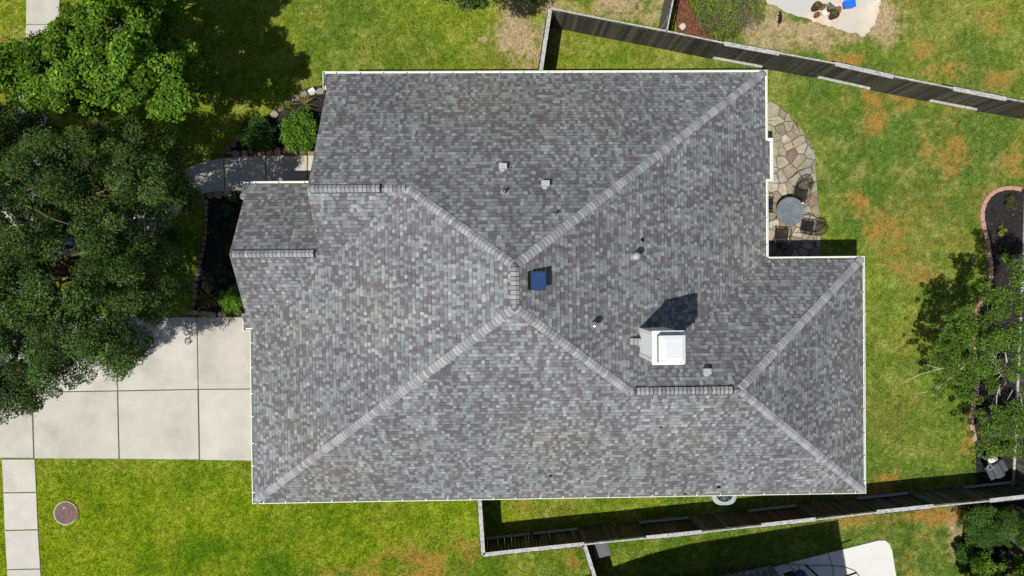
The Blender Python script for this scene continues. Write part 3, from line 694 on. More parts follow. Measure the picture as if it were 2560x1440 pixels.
# flue vents -----------------------------------------------------------
c = onroof(1584, 642, fE)
b = MB(); b.lathe([(.15, -.09), (.15, .0), (.09, .1), (.085, .14)], c, 20); o = b.build('flue_vent', M['galv'], house, smooth=True)
b = MB(); b.lathe([(.072, 0), (.072, .46)], c, 18); b.build('pipe', M['galv'], o, smooth=True)
b = MB(); b.lathe([(.07, .44), (.115, .46), (.12, .56), (.075, .585), (.07, .61), (.02, .62)], c, 20); b.build('flue_cap', M['galv'], o, smooth=True)
c = onroof(1483, 812, fE)
b = MB(); b.lathe([(.15, -.09), (.15, .0), (.09, .08), (.08, .12)], c, 20); o = b.build('flue_vent', M['lead'], house, smooth=True)
b = MB(); b.lathe([(.06, 0), (.06, .34)], c, 18); b.build('pipe', M['galv'], o, smooth=True)
b = MB(); b.lathe([(.06, .32), (.115, .36), (.12, .42), (.10, .48), (.05, .52), (.01, .525)], c, 20); b.build('flue_cap', M['chrome'], o, smooth=True)
# solar attic fan --------------------------------------------------------
c = onroof(1340, 702, fE); R = Vector((0, 0, 1)).rotation_difference(nE).to_matrix()
b = MB(); b.box(c + nE * .03, (.62, .56, .05), M=R); b.box(c + nE * .10 + Vector((.02, 0, 0)), (.44, .44, .12), M=R)
fan = b.build('solar_fan', M['black'], house)
b = MB(); pc_ = c + Vector((.06, 0, .27)); b.box(pc_, (.48, .58, .03)); b.box(c + Vector((.03, 0, .16)), (.3, .36, .2)); b.build('fan_housing', M['black'], fan)
b = MB(); b.box(pc_ + Vector((0, 0, .021)), (.44, .54, .008), col=(.006, .028, .11))
for k in range(13): b.box(pc_ + Vector((0, -.24 + k * .04, .0265)), (.43, .010, .003), col=(.02, .085, .24))
b.build('solar_panel', M['panelblue'], fan)
# chimney ---------------------------------------------------------------
tz = 7.75
TL = P(1634, 832, tz); BL = P(1634, 905, tz); TR = P(1706, 838, tz)
x0, x1 = TL.x, TR.x - .02; y0, y1 = BL.y - .03, TL.y
cy = (y0 + y1) / 2; cx = (x0 + x1) / 2; sx_, sy_ = x1 - x0, y1 - y0
b = MB()
def poly_wall(pts):  # lap siding on the four faces
    pass
zb = 3.6
b.box((cx, cy, (zb + tz) / 2), (sx_ - .03, sy_ - .03, tz - zb), col=(.95, .95, .95))
k = int((tz - zb) / .17)
for i in range(k):
    z = zb + i * .17
    for s in (-1, 1):
        for axis in (0, 1):
            if axis == 0: w0, w1 = cx + s * (sx_ / 2 - .012), cx + s * (sx_ / 2 + .004); q4 = [(w1, y0 + .04, z), (w1, y1 - .04, z), (w0, y1 - .04, z + .165), (w0, y0 + .04, z + .165)]; lo = [(w0, y0 + .04, z), (w0, y1 - .04, z)]
            else: w0, w1 = cy + s * (sy_ / 2 - .012), cy + s * (sy_ / 2 + .004); q4 = [(x0 + .04, w1, z), (x1 - .04, w1, z), (x1 - .04, w0, z + .165), (x0 + .04, w0, z + .165)]; lo = [(x0 + .04, w0, z), (x1 - .04, w0, z)]
            b.face(q4); b.face([q4[0], q4[1], lo[1], lo[0]], (.85, .85, .85))
chim = b.build('chimney', M['chim'], house)
b = MB()
for sx2 in (-1, 1):
    for sy2 in (-1, 1): b.box((cx + sx2 * (sx_ / 2 - .045), cy + sy2 * (sy_ / 2 - .045), (zb + tz - .26) / 2), (.12, .12, tz - .26 - zb))
b.box((cx, cy, tz - .13), (sx_ + .05, sy_ + .05, .26)); b.box((cx, cy, tz + .015), (sx_ + .12, sy_ + .12, .035))
b.build('chimney_trim', M['chim'], chim)
cc_ = P(1681, 874, tz + .36)
b = MB(); b.box((cx + .03, cy - .02, tz + .17), (sx_ - .10, sy_ - .12, .28), col=(.42, .43, .43)); b.build('flue_collar', M['chim'], chim)
b = MB(); hx, hy = .405, .43; zt = tz + .31
ring0 = [(cc_.x + a * hx, cc_.y + c2 * hy, zt) for a, c2 in ((-1, -1), (1, -1), (1, 1), (-1, 1))]
ringm = [(x, y, zt + .035) for x, y, z in ring0]
ring1 = [(cc_.x + a * hx * .64 + .02, cc_.y + c2 * hy * .66, zt + .115) for a, c2 in ((-1, -1), (1, -1), (1, 1), (-1, 1))]
b.idx(ring0 + ringm + ring1, [(3, 2, 1, 0), (8, 9, 10, 11)] + [(i, (i + 1) % 4, 4 + (i + 1) % 4, 4 + i) for i in range(4)] + [(4 + i, 4 + (i + 1) % 4, 8 + (i + 1) % 4, 8 + i) for i in range(4)])
b.box((cc_.x + .02, cc_.y, zt + .116), (hx * 1.2, hy * 1.24, .006), col=(.74, .79, .80))
b.build('chimney_cap', M['chim'], chim)
# cricket cap stub left of chimney: three cap shingles
a = onroof(1563, 853, fE); e = onroof(1600, 853, fE)
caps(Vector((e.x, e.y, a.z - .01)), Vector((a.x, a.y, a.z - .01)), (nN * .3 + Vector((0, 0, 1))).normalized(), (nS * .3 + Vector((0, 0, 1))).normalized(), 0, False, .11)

# ------------------------------------------------------------------ FENCES
def fence(name, pts, kinds, inner, label, h=1.83, group=None, dens=.14, tint=1.0, posts=True):
    """pts: list of world XY; kinds: 'A' boards on the inner side, 'B' boards on the outer side with rails showing"""
    base = (pts[0][0], pts[0][1], 0)
    root = empty(name, base, label, 'fence', group)
    for (a, b_), kd in zip(zip(pts, pts[1:]), kinds):
        A, B = Vector(a), Vector(b_); d = (B - A); L_ = d.length; d.normalize(); n = Vector((-d.y, d.x)) * inner; ang = math.atan2(d.y, d.x)
        mb = MB(); k = max(1, round(L_ / dens)); w_ = L_ / k; off = .055 if kd == 'A' else -.088
        for i in range(k):
            c = A + d * ((i + .5) * w_) + n * off; s = random.choice((.6, .8, 1, 1, 1.25, 1.6)) * random.uniform(.9, 1.1) * tint; hb_ = h + random.uniform(-.03, .012) - .02
            cl = (.085 * s, .078 * s * random.uniform(.95, 1.08), .064 * s)
            mb.box((c.x, c.y, hb_ / 2 + .02), (w_ - .004, .018, hb_), ang, cl, M=Matrix.Rotation(ang, 3, 'Z') @ Matrix.Rotation(random.uniform(-.008, .008), 3, 'Y'))
            for _ in range(2 if random.random() < .3 else 0):
                pass
        for _ in range(int(L_ * 3.2)):
            t = random.uniform(.1, L_ - .1); zz = random.uniform(.4, h - .1); c = A + d * t + n * (off + .0115); rr_ = random.uniform(.010, .026); dz = Vector((0, 0, rr_)); dd = Vector((d.x, d.y, 0)) * rr_ * random.uniform(.8, 1.8); c3 = Vector((c.x, c.y, zz))
            mb.face([c3 - dd, c3 - dz * .8, c3 + dd * .9, c3 + dz], m=1)
        panel = mb.build('fence_panel', [M['wood'], M['lichen']], root)
        if kd == 'A': rails = ((-.012, h - .03, .055, .04, .004), (0, .35, .04, .09, .1))
        else: rails = ((0, h - .05, .158, .04, .004), (.03, .10, .09, .06, .1))
        for o_, z_, w2, t2, cut in rails:
            nseg = 3; 
            rb_ = MB(); c = A + d * (L_ / 2) + n * o_; rb_.box((c.x, c.y, z_), (L_ - cut, w2, t2), ang); rb_.build('rail', M['woodtop'], panel)
        pb = MB(); c = A + n * -.016; pb.box((c.x, c.y, h / 2 - .05), (.092, .122, h - .1), ang); pb.build('post', M['wood_post'], root)
    return root
M['wood_post'] = mat('post_wood', (.10, .09, .075), .9, n_scale=10, n_amp=.3)
T = lambda l: [PX(u, v, 1.83) for u, v in l]
Npts = T([(1376, 21), (1521, 50), (1667, 78), (1812, 108), (1949, 133), (2090, 159), (2235, 191), (2385, 221), (2518, 247), (2660, 272), (2800, 300)])
fence('wooden_fence', Npts, 'AAABABABAB', -1, 'long dark board fence with staggered panels crossing the upper right, behind the roof', tint=.8)
Wpt = T([(1376, 21), (1362, 110), (1344, 230)])
fence('wooden_fence', Wpt, 'BB', 1, 'short fence return running down to the top eave from the upper fence corner')
Spts = T([(1208, 1388), (1335, 1374), (1461, 1361), (1616, 1345), (1755, 1331), (1904, 1314), (2040, 1299), (2193, 1281), (2335, 1266), (2476, 1252), (2620, 1236)])
fence('wooden_fence', Spts, 'BBABABABAB', 1, 'long dark board fence with staggered panels running below the bottom eave', tint=.95)
fence('wooden_fence', T([(1197, 1225), (1202, 1300), (1208, 1388)]), 'BB', 1, 'short fence return coming down from the bottom eave to the lower fence corner')
fence('wooden_fence', T([(1666, 80), (1690, -40), (1714, -160)]), 'AA', 1, 'grey fence leaving the upper fence towards the top edge, beside the red mulch', tint=2.2)
fence('wooden_fence', T([(1461, 1363), (1486, 1440), (1520, 1560)]), 'BB', 1, 'fence leaving the lower fence towards the bottom edge, left of the grey bin')
E0 = [PX(2566, 330), PX(2562, 480), PX(2556, 640), PX(2549, 790), PX(2543, 930), PX(2537, 1075), PX(2530, 1222)]
fence('wooden_fence', E0, 'BBBBBB', -1, 'back fence along the right edge behind the mulch bed', tint=1.6)
E1 = [PX(2528, 1262), PX(2522, 1400), PX(2516, 1560)]
fence('wooden_fence', E1, 'AA', -1, 'brown back fence piece at the lower right corner behind the shrubs', tint=1.9)

# ------------------------------------------------------------------ FOLIAGE
def leaves(cl, N, size, cols, seed, flat=.35, aspect=.5, shell=.55, jitter=.2):
    """cl: list of (x,y,z,r[,colour gain]) clumps"""
    r = np.random.default_rng(seed); cl = np.array([c if len(c) == 5 else (*c, 1.0) for c in cl], float)
    wt = cl[:, 3] ** 2; idx = r.choice(len(cl), N, p=wt / wt.sum()); c = cl[idx]
    d = r.normal(size=(N, 3)); d /= np.linalg.norm(d, axis=1)[:, None]
    rad = c[:, 3] * (shell + (1 - shell) * r.random(N) ** .6) * (1 + r.normal(0, jitter, N) * .6); d2 = d * np.array([1, 1, .75])
    pos = c[:, :3] + d2 * rad[:, None]
    nrm = d * .5 + r.normal(size=(N, 3)) * .55 + np.array([0, 0, flat + .3]); nrm /= np.linalg.norm(nrm, axis=1)[:, None]
    t = np.cross(nrm, r.normal(size=(N, 3))); t /= np.linalg.norm(t, axis=1)[:, None]; b = np.cross(nrm, t)
    s = size * r.uniform(.6, 1.35, N)[:, None]
    V = np.stack([pos - t * s, pos - b * s * aspect, pos + t * s, pos + b * s * aspect], 1)
    V[:, :, 2] = np.maximum(V[:, :, 2], .04)
    cols = np.array(cols); cg = cols[r.integers(len(cols), size=N)] * r.uniform(.7, 1.35, (N, 1)) * c[:, 4:5]
    return V.reshape(-1, 3), np.repeat(np.clip(cg, .002, 1), 4, 0)
def crown(root, cl, N, size, cols, seed, name='crown', **k):
    V, C = leaves(cl, N, size, cols, seed, **k); V = V - np.array(ORG[root.name])[None]
    return fin(name, np_mesh(name, V, np.arange(len(V)).reshape(-1, 4), C), M['leaf'], root)
def branch_path(a, b, wob, n=5):
    a, b = Vector(a), Vector(b); out = []
    for i in range(n + 1):
        t = i / n; q = a.lerp(b, t); s = math.sin(t * math.pi) * wob
        out.append(q + Vector((random.uniform(-1, 1), random.uniform(-1, 1), random.uniform(0, 1))) * s)
    return out
def clumps_in(pxpoly, N, z0, z1, r0, r1, seed, dome=1.6, center=None):
    r = random.Random(seed); us = [a for a, b in pxpoly]; vs = [b for a, b in pxpoly]; out = []
    pp = pxpoly; X = np.array
    def dist(u, v):
        m = 1e9
        for i in range(len(pp)):
            a, b = pp[i], pp[(i + 1) % len(pp)]; ex, ey = b[0] - a[0], b[1] - a[1]; t = max(0, min(1, ((u - a[0]) * ex + (v - a[1]) * ey) / (ex * ex + ey * ey + 1e-9)))
            m = min(m, math.hypot(u - a[0] - ex * t, v - a[1] - ey * t))
        return m
    while len(out) < N:
        u, v = r.uniform(min(us), max(us)), r.uniform(min(vs), max(vs))
        if not inpoly(X([u]), X([v]), pp)[0]: continue
        rr = r.uniform(r0, r1); d = dist(u, v)
        if d < rr * 48: rr = max(r0 * .55, d / 66)
        dd = min(1, d / (dome * 100)); hz = z0 + (z1 - z0) * math.sqrt(1 - (1 - dd) ** 2) * r.uniform(.55, 1.0)
        q = P(u, v, hz); out.append((q.x, q.y, hz, rr, r.uniform(.6, 1.5)))
    return out

def tree(name, base, cl, label, N, size, cols, seed, bark='bark', trunk_r=.22, group=None, nb=14, wob=.3, **k):
    root = empty(name, (base[0], base[1], 0), label, 'tree', group)
    tb = MB(); top = Vector((base[0], base[1], 0)); hz = np.mean([c[2] for c in cl]) * .55
    cen = Vector((np.mean([c[0] for c in cl]), np.mean([c[1] for c in cl]), hz)); fork = Vector((base[0] * .6 + cen.x * .4, base[1] * .6 + cen.y * .4, hz * .75))
    tb.tube([(base[0], base[1], 0), (base[0], base[1], .25), tuple(top.lerp(fork, .55) + Vector((.05, .03, 0))), tuple(fork)], [trunk_r * 1.5, trunk_r * 1.1, trunk_r * .9, trunk_r * .75], 10)
    rr = random.Random(seed)
    for i in range(nb):
        c = cl[rr.randrange(len(cl))]; e = Vector(c[:3]); pth = branch_path(fork, e, wob); tb.tube(pth, [trunk_r * (.5 - .45 * j / 5) for j in range(6)], 6)
        for _ in range(2):
            c2 = min(rr.sample(cl, min(6, len(cl))), key=lambda q: (Vector(q[:3]) - e).length); p2 = branch_path(pth[3], c2[:3], wob * .6, 3); tb.tube(p2, [trunk_r * .18, trunk_r * .12, trunk_r * .08, trunk_r * .03], 5)
    tb.build('trunk', M[bark], root, smooth=True)
    crown(root, cl, N, size, cols, seed, **k); return root

OAK = [(-300, 250), (-60, 235), (0, 262), (70, 250), (120, 300), (200, 285), (270, 300), (330, 290), (400, 318), (445, 330), (470, 365), (430, 400), (455, 425), (498, 440), (503, 495), (490, 525), (440, 534), (425, 560), (441, 590), (455, 640), (472, 676), (462, 742), (425, 758), (417, 800), (374, 826), (384, 866), (350, 905), (312, 935), (243, 966), (200, 972), (132, 1002), (87, 1035), (24, 1066), (-60, 1060), (-300, 1040)]
cl = clumps_in(OAK, 330, 2.4, 7.8, .28, .62, 5, dome=1.9) + clumps_in(OAK, 90, 2.0, 4.5, .4, .7, 6, dome=2.2)
gt = [(.055, .118, .017), (.034, .080, .017), (.088, .160, .022), (.048, .088, .026), (.11, .14, .065)]
tree('oak_tree', PX(60, 640), cl, 'huge dark-leaved oak over the driveway on the left, its crown leaning past the path', 250000, .047, gt, 31, trunk_r=.32, nb=34, wob=.5, aspect=.45)
MAP = [(150, -200), (140, -20), (150, 40), (110, 75), (70, 108), (0, 112), (-80, 110), (-80, 190), (0, 225), (50, 200), (70, 235), (120, 268), (200, 292), (270, 270), (330, 285), (400, 300), (478, 285), (500, 250), (509, 220), (498, 170), (507, 140), (500, 105), (430, 88), (425, 70), (462, 40), (440, -10), (430, -200)]
cl = clumps_in(MAP, 190, 2.6, 7.4, .22, .48, 15, dome=1.5) + clumps_in(MAP, 95, 2.2, 4.6, .4, .65, 16, dome=1.2)
cl += [(*PX(u, v, z), z, r) for u, v, z, r in ((60, 240, 4, .5), (25, 205, 4, .5), (70, 190, 4.5, .5), (100, 170, 5, .5), (95, 255, 4.5, .5), (40, 130, 4, .4), (85, 125, 4.5, .4), (10, 150, 4, .5), (60, 160, 4.4, .5))]
lt = [(.13, .245, .020), (.09, .195, .018), (.18, .30, .028), (.07, .15, .018)]
tree('maple_tree', PX(300, 90), cl, 'bright green broad-leaved tree at the upper left corner, above the dark oak', 150000, .056, lt, 32, trunk_r=.2, nb=22, wob=.3, aspect=.62)
# tree beyond the top edge whose tips hang into the frame
cl = [(*PX(u, v, 5.5), 5.5 + z, r) for u, v, z, r in ((1180, -30, 0, .7), (1140, -60, 0, .9), (1215, -55, 0, .8), (1175, -130, .8, 1.3), (1185, 2, -.3, .18), (1160, -4, -.4, .25), (1205, 0, -.3, .2), (1250, -120, .3, 1.1), (1090, -120, .2, 1.1), (1180, -220, .5, 1.5))]
tree('shade_tree', PX(1190, -90), cl, 'tree beyond the top edge with only dark leaf tips showing', 15000, .06, gt, 33, trunk_r=.16, nb=8)

# east tree with pale bare branches
ek = []
def ec(u, v, z, r, g=1.0): q = P(u, v, z); ek.append((q.x, q.y, z, r, g))
rr = random.Random(44)
for u, v, z, r in ((2545, 665, 4.2, .35), (2552, 700, 4.4, .4), (2500, 735, 4.2, .3), (2470, 742, 4.0, .28), (2525, 742, 4.4, .3), (2410, 790, 3.8, .26), (2440, 802, 3.9, .3), (2480, 815, 4.2, .35), (2395, 835, 3.6, .3),
                   (2430, 850, 4.0, .36), (2475, 860, 4.5, .42), (2525, 850, 4.7, .45), (2560, 830, 4.8, .5), (2400, 880, 3.6, .35), (2440, 900, 4.1, .4), (2385, 925, 3.3, .32), (2425, 950, 3.7, .35), (2480, 915, 4.5, .32),
                   (2530, 930, 4.6, .3), (2560, 900, 4.7, .4), (2410, 985, 3.2, .3), (2450, 1035, 3.0, .22), (2440, 1000, 3.2, .2), (2500, 1035, 3.4, .3), (2540, 1020, 3.6, .34), (2470, 1070, 3.0, .36), (2520, 1075, 3.4, .42),
                   (2560, 1060, 3.7, .45), (2460, 1110, 2.8, .3), (2500, 1118, 3.0, .36), (2545, 1120, 3.3, .4), (2480, 1135, 2.6, .22), (2360, 905, 3.0, .26), (2345, 950, 2.9, .2), (2570, 760, 4.6, .5), (2370, 960, 3.0, .22), (2600, 980, 4.4, .6), (2600, 1120, 3.6, .6), (2620, 700, 4.4, .6), (2330, 880, 2.8, .16), (2412, 812, 4.0, .3), (2372, 872, 3.2, .28), (2500, 780, 4.4, .35), (2350, 862, 3.0, .2), (2395, 905, 3.4, .3), (2365, 835, 3.2, .24), (2340, 905, 2.9, .22), (2382, 800, 3.6, .24), (2320, 925, 2.7, .16), (2352, 985, 2.8, .2), (2480, 960, 4.0, .3), (2455, 925, 3.9, .35)):
    ec(u, v, z, r, rr.uniform(.8, 1.2))
    for _ in range(2): ec(u + rr.uniform(-34, 24), v + rr.uniform(-26, 26), z + rr.uniform(-.5, .2), r * .5, rr.uniform(.8, 1.2))
et = tree('ash_tree', PX(2500, 905), ek, 'sparse light green tree with pale bare twigs over the brick-edged bed on the right', 42000, .044, [(.095, .19, .024), (.14, .25, .03), (.065, .14, .02), (.15, .22, .04)], 45, bark='palebark', trunk_r=.045, nb=9, wob=.3, aspect=.42)
tw = MB()
def twig(pts, r0, r1=.006):
    q = [P(u, v, z) for u, v, z in pts]; tw.tube(q, [r0 + (r1 - r0) * i / (len(q) - 1) for i in range(len(q))], 5)
twig([(2430, 900, 3.6), (2390, 916, 3.4), (2350, 922, 3.1), (2305, 934, 2.8), (2275, 948, 2.6), (2250, 962, 2.4)], .022)
twig([(2350, 922, 3.1), (2330, 916, 3.0), (2308, 912, 2.9)], .012); twig([(2305, 934, 2.8), (2285, 942, 2.7)], .01); twig([(2375, 920, 3.2), (2370, 938, 3.0)], .01)
twig([(2410, 915, 3.6), (2395, 932, 3.4), (2376, 944, 3.2), (2352, 964, 2.9), (2330, 990, 2.5)], .02); twig([(2355, 962, 2.9), (2340, 970, 2.7), (2332, 980, 2.6)], .01)
twig([(2320, 979, 2.6), (2300, 983, 2.5), (2282, 985, 2.4)], .009); twig([(2375, 874, 3.2), (2352, 880, 3.0)], .01)
twig([(2520, 916, 4.3), (2500, 922, 4.1), (2487, 925, 4.0)], .024, .012); twig([(2520, 918, 4.3), (2505, 928, 4.1), (2488, 936, 3.9)], .026, .012); twig([(2506, 934, 4.2), (2490, 950, 3.9), (2475, 958, 3.6), (2462, 970, 3.4)], .022)
twig([(2517, 905, 4.5), (2513, 880, 4.7)], .03, .02); twig([(2500, 960, 3.6), (2492, 990, 3.4), (2490, 1025, 3.2)], .026, .012); twig([(2498, 964, 3.6), (2500, 990, 3.5)], .018); twig([(2491, 1018, 3.2), (2502, 1030, 3.1)], .014)
twig([(2550, 980, 4.0), (2556, 1018, 3.7)], .03, .02); twig([(2452, 988, 3.0), (2435, 1006, 2.8), (2428, 1014, 2.7)], .014); twig([(2517, 1055, 3.4), (2535, 1082, 3.2), (2555, 1100, 3.1)], .018); twig([(2500, 1090, 3.0), (2480, 1090, 2.9)], .01)
twig([(2496, 1058, 3.3), (2500, 1085, 3.1), (2510, 1112, 3.0)], .015); twig([(2470, 870, 4.2), (2482, 866, 4.3)], .014); twig([(2516, 865, 4.7), (2527, 855, 4.8)], .018); twig([(2532, 975, 3.9), (2518, 1000, 3.7)], .014)
tw.build('bare_branch', M['palebark'], et, smooth=True)

def shrub(name, u, v, r_px, h, label, N, size, cols, seed, nc=14, squash=1.0, cat='shrub', group=None, extra=None, **k):
    c = PX(u, v, h * .5); root = empty(name, (c[0], c[1], 0), label, cat, group); rr = random.Random(seed); R_ = r_px / 60; cl = []
    for i in range(nc):
        a = rr.uniform(0, 6.28); d = R_ * .78 * math.sqrt(rr.random()); cl.append((c[0] + d * math.cos(a), c[1] + d * math.sin(a) * squash, h * (.82 - .45 * (d / R_) ** 2) * rr.uniform(.7, 1), R_ * rr.uniform(.24, .4), rr.uniform(.8, 1.25)))
    if extra: cl += extra
    crown(root, cl, N, size, cols, seed, name='foliage', **k)
    tb = MB()
    for q in cl[:9]: tb.tube([(c[0], c[1], 0), (c[0] * .6 + q[0] * .4, c[1] * .6 + q[1] * .4, q[2] * .5), q[:3]], [.018, .012, .005], 5)
    tb.build('stem', M['bark'], root); return root
bright = [(.12, .26, .022), (.09, .20, .02), (.17, .31, .03)]; dark = [(.045, .11, .020), (.035, .085, .018), (.065, .14, .022)]
shrub('shrub', 752, 330, 48, 1.25, 'bright green leafy shrub against the roof edge, in the bed above the front path', 7500, .045, bright + dark[2:] + [(.07, .15, .02)], 51, squash=1.15, nc=30, shell=.25)
shrub('shrub', 645, 338, 46, 1.1, 'dark green rounded shrub left of the bright shrub, in the bed above the front path', 6000, .042, dark, 52, nc=26, shell=.25)
shrub('shrub', 583, 748, 34, .7, 'low bright shrub in the corner of the bed just above the driveway', 4500, .035, bright, 53, squash=1.3, nc=24)
shrub('shrub', 590, 560, 16, .6, 'thin dark shrub under the porch gable edge', 900, .03, dark, 54)
shrub('shrub', 566, 525, 20, .45, 'ragged dark shrub in the upper part of the shaded bed', 1300, .035, dark, 62, nc=9)
shrub('shrub', 578, 625, 20, .5, 'dark shrub hugging the gable point of the porch roof', 1300, .035, dark, 63, nc=9)
shrub('shrub', 560, 690, 22, .4, 'small dark plant in the middle of the shaded bed', 900, .03, dark, 55, nc=6)
shrub('shrub', 575, 492, 22, .35, 'tiny dark plant at the top of the shaded bed by the path', 700, .03, dark, 56, nc=6)
shrub('flowering_bush', 2505, 578, 14, .4, 'small yellow-green bush alone on the dark mulch of the right bed', 900, .032, [(.20, .22, .03), (.28, .26, .05), (.10, .14, .02)], 57, nc=7)
shrub('flowering_bush', 2517, 624, 9, .3, 'small green plant beside the red one in the right bed', 350, .028, [(.08, .14, .02)], 58, nc=4)
shrub('red_plant', 2497, 627, 8, .3, 'small red-leaved plant in the right bed', 260, .028, [(.28, .02, .015), (.18, .02, .012)], 59, nc=4, cat='plant')
shrub('flowering_bush', 2532, 512, 22, .5, 'loose brownish-green bush inside the curved end of the brick edging', 800, .035, [(.09, .10, .04), (.15, .11, .04), (.06, .08, .03)], 60, nc=8)
# large ragged bush in the north-east with brown twigs
sh = shrub('ragged_bush', 1800, 30, 84, 1.5, 'large ragged bush with brown dead stems over red mulch behind the upper fence', 8000, .048, [(.11, .22, .022), (.16, .26, .03), (.08, .16, .02), (.20, .22, .05)], 61, nc=22, squash=.8, shell=.45, cat='bush',
           extra=[(*PX(u, v, 1), 1.0, .3, 1.1) for u, v in ((1740, 0), (1880, 10), (1895, 40), (1760, 50), (1830, 60), (1800, 85), (1850, -20), (1720, -20))])
tb = MB(); rr = random.Random(9)
for i in range(420):
    q = PX(rr.uniform(1735, 1890), rr.uniform(-10, 75), .8); a = rr.uniform(-.6, .6) - 1.3; l = rr.uniform(.2, .55); z = rr.uniform(.7, 1.45)
    tb.tube([(q[0], q[1], z), (q[0] + math.cos(a) * l, q[1] + math.sin(a) * l, z + rr.uniform(-.35, .12))], [.008, .003], 4, cap=False)
M['twig'] = mat('dead_stems', (.20, .155, .11), .9); tb.build('dead_stem', M['twig'], sh)
# south-east shrubs
def blob_shrub(name, px, N, z0, z1, r0, r1, nl, size, cols, seed, label, **k):
    cl = clumps_in(px, N, z0, z1, r0, r1, seed, dome=.7); cx, cy = np.mean([c[0] for c in cl]), np.mean([c[1] for c in cl])
    root = empty(name, (cx, cy, 0), label, 'shrub'); crown(root, cl, nl, size, cols, seed, name='foliage', **k)
    tb = MB()
    for q in cl[:10]: tb.tube([(cx, cy, 0), ((cx + q[0]) / 2, (cy + q[1]) / 2, q[2] * .5), q[:3]], [.04, .025, .01], 5)
    tb.build('stem', M['bark'], root); return root
blob_shrub('juniper_shrub', [(2408, 1285), (2440, 1262), (2530, 1266), (2548, 1300), (2620, 1300), (2620, 1370), (2500, 1362), (2440, 1366), (2398, 1350), (2394, 1310)], 75, .7, 2.0, .22, .46, 34000, .042, [(.06, .13, .022), (.045, .10, .02), (.085, .16, .028)], 71, 'broad dark green shrub just below the lower fence in the right corner', aspect=.28)
blob_shrub('young_conifer', [(2410, 1440), (2440, 1380), (2480, 1378), (2500, 1400), (2530, 1390), (2620, 1380), (2620, 1500), (2410, 1500)], 85, .5, 1.9, .13, .3, 22000, .045, [(.13, .24, .02), (.19, .30, .03), (.08, .16, .02), (.05, .11, .02)], 72, 'lime-tipped conifer at the very bottom right corner', aspect=.4)
blob_shrub('juniper_shrub', [(2385, 1365), (2430, 1350), (2470, 1375), (2450, 1410), (2400, 1440), (2385, 1400)], 26, .3, .9, .16, .28, 8000, .04, dark, 73, 'small grey-green shrub left of the lime-tipped conifer')
# strap-leaved clumps
def strap(u, v, L_, n, label, cols, seed, h=.35):
    c = PX(u, v); rr = random.Random(seed); mb = MB()
    for i in range(n):
        a = rr.uniform(0, 6.28); l = L_ * rr.uniform(.6, 1.1); wv = rr.uniform(.008, .016); col = rr.choice(cols); k = rr.uniform(.8, 1.2); col = tuple(x * k for x in col); prev = None; hh_ = h * rr.uniform(.7, 1.2)
        for j in range(6):
            t = j / 5; x = c[0] + math.cos(a) * l * t; y = c[1] + math.sin(a) * l * t; z = .04 + hh_ * math.sin(t * 2.3) ; ww = wv * (1 - t * .85)
            cur = ((x - math.sin(a) * ww, y + math.cos(a) * ww, z), (x + math.sin(a) * ww, y - math.cos(a) * ww, z))
            if prev: mb.face([prev[0], prev[1], cur[1], cur[0]], col)
            prev = cur
        
    return tag(mb.build('strap_leaf_plant', M['leaf'], None, org=(c[0], c[1], 0)), label, 'plant')
strap(763, 262, .62, 46, 'yellowish strap-leaved clump nearest the roof edge in the bed above the path', [(.22, .24, .06), (.30, .27, .12), (.14, .18, .03)], 81)
strap(722, 272, .45, 34, 'smaller strap-leaved clump beside the curved stone edging', [(.20, .24, .05), (.12, .18, .03)], 82)
strap(528, 742, .55, 44, 'grassy green clump in the shaded bed near the driveway', [(.07, .13, .02), (.10, .17, .03)], 83)
strap(556, 668, .5, 30, 'dark grassy clump in the middle of the shaded bed below the porch gable', [(.05, .10, .02)], 84)
strap(545, 590, .35, 18, 'sparse dark grassy clump in the upper part of the shaded bed', [(.05, .09, .02)], 85)

# ------------------------------------------------------------------ stone and brick edging
def rock(c, L_, W_, Hh, rz, col, seed):
    rr = random.Random(seed); mb = MB(); n = 8; base = []
    for i in range(n):
        t = 2 * math.pi * i / n; k = rr.uniform(.82, 1.12); e = (abs(math.cos(t)) ** 3 + abs(math.sin(t)) ** 3) ** (-1 / 3)
        base.append((math.cos(t) * L_ / 2 * k * e, math.sin(t) * W_ / 2 * k * e))
    R = Matrix.Rotation(rz, 2); b2 = [R @ Vector(q) for q in base]
    vs = [(c[0] + q.x, c[1] + q.y, 0) for q in b2] + [(c[0] + q.x * 1.03, c[1] + q.y * 1.03, Hh * .6) for q in b2] + [(c[0] + q.x * .78, c[1] + q.y * .78, Hh * rr.uniform(.9, 1.08)) for q in b2]
    fs = [(i + k * n, (i + 1) % n + k * n, (i + 1) % n + (k + 1) * n, i + (k + 1) * n) for k in (0, 1) for i in range(n)] + [tuple(range(2 * n, 3 * n))]
    mb.idx(vs, fs, col); return mb
sc_ = [(.28, .19, .11), (.23, .15, .09), (.32, .25, .16), (.20, .135, .09), (.27, .23, .175)]
NUM = 'first second third fourth fifth sixth seventh eighth ninth tenth eleventh twelfth thirteenth fourteenth fifteenth sixteenth seventeenth eighteenth nineteenth twentieth'.split()
NUM += ['twenty-' + q for q in NUM[:9]] + ['thirtieth'] + ['thirty-' + q for q in NUM[:9]]
def ORD(i, n): return NUM[i] if i < n - 1 else 'last'
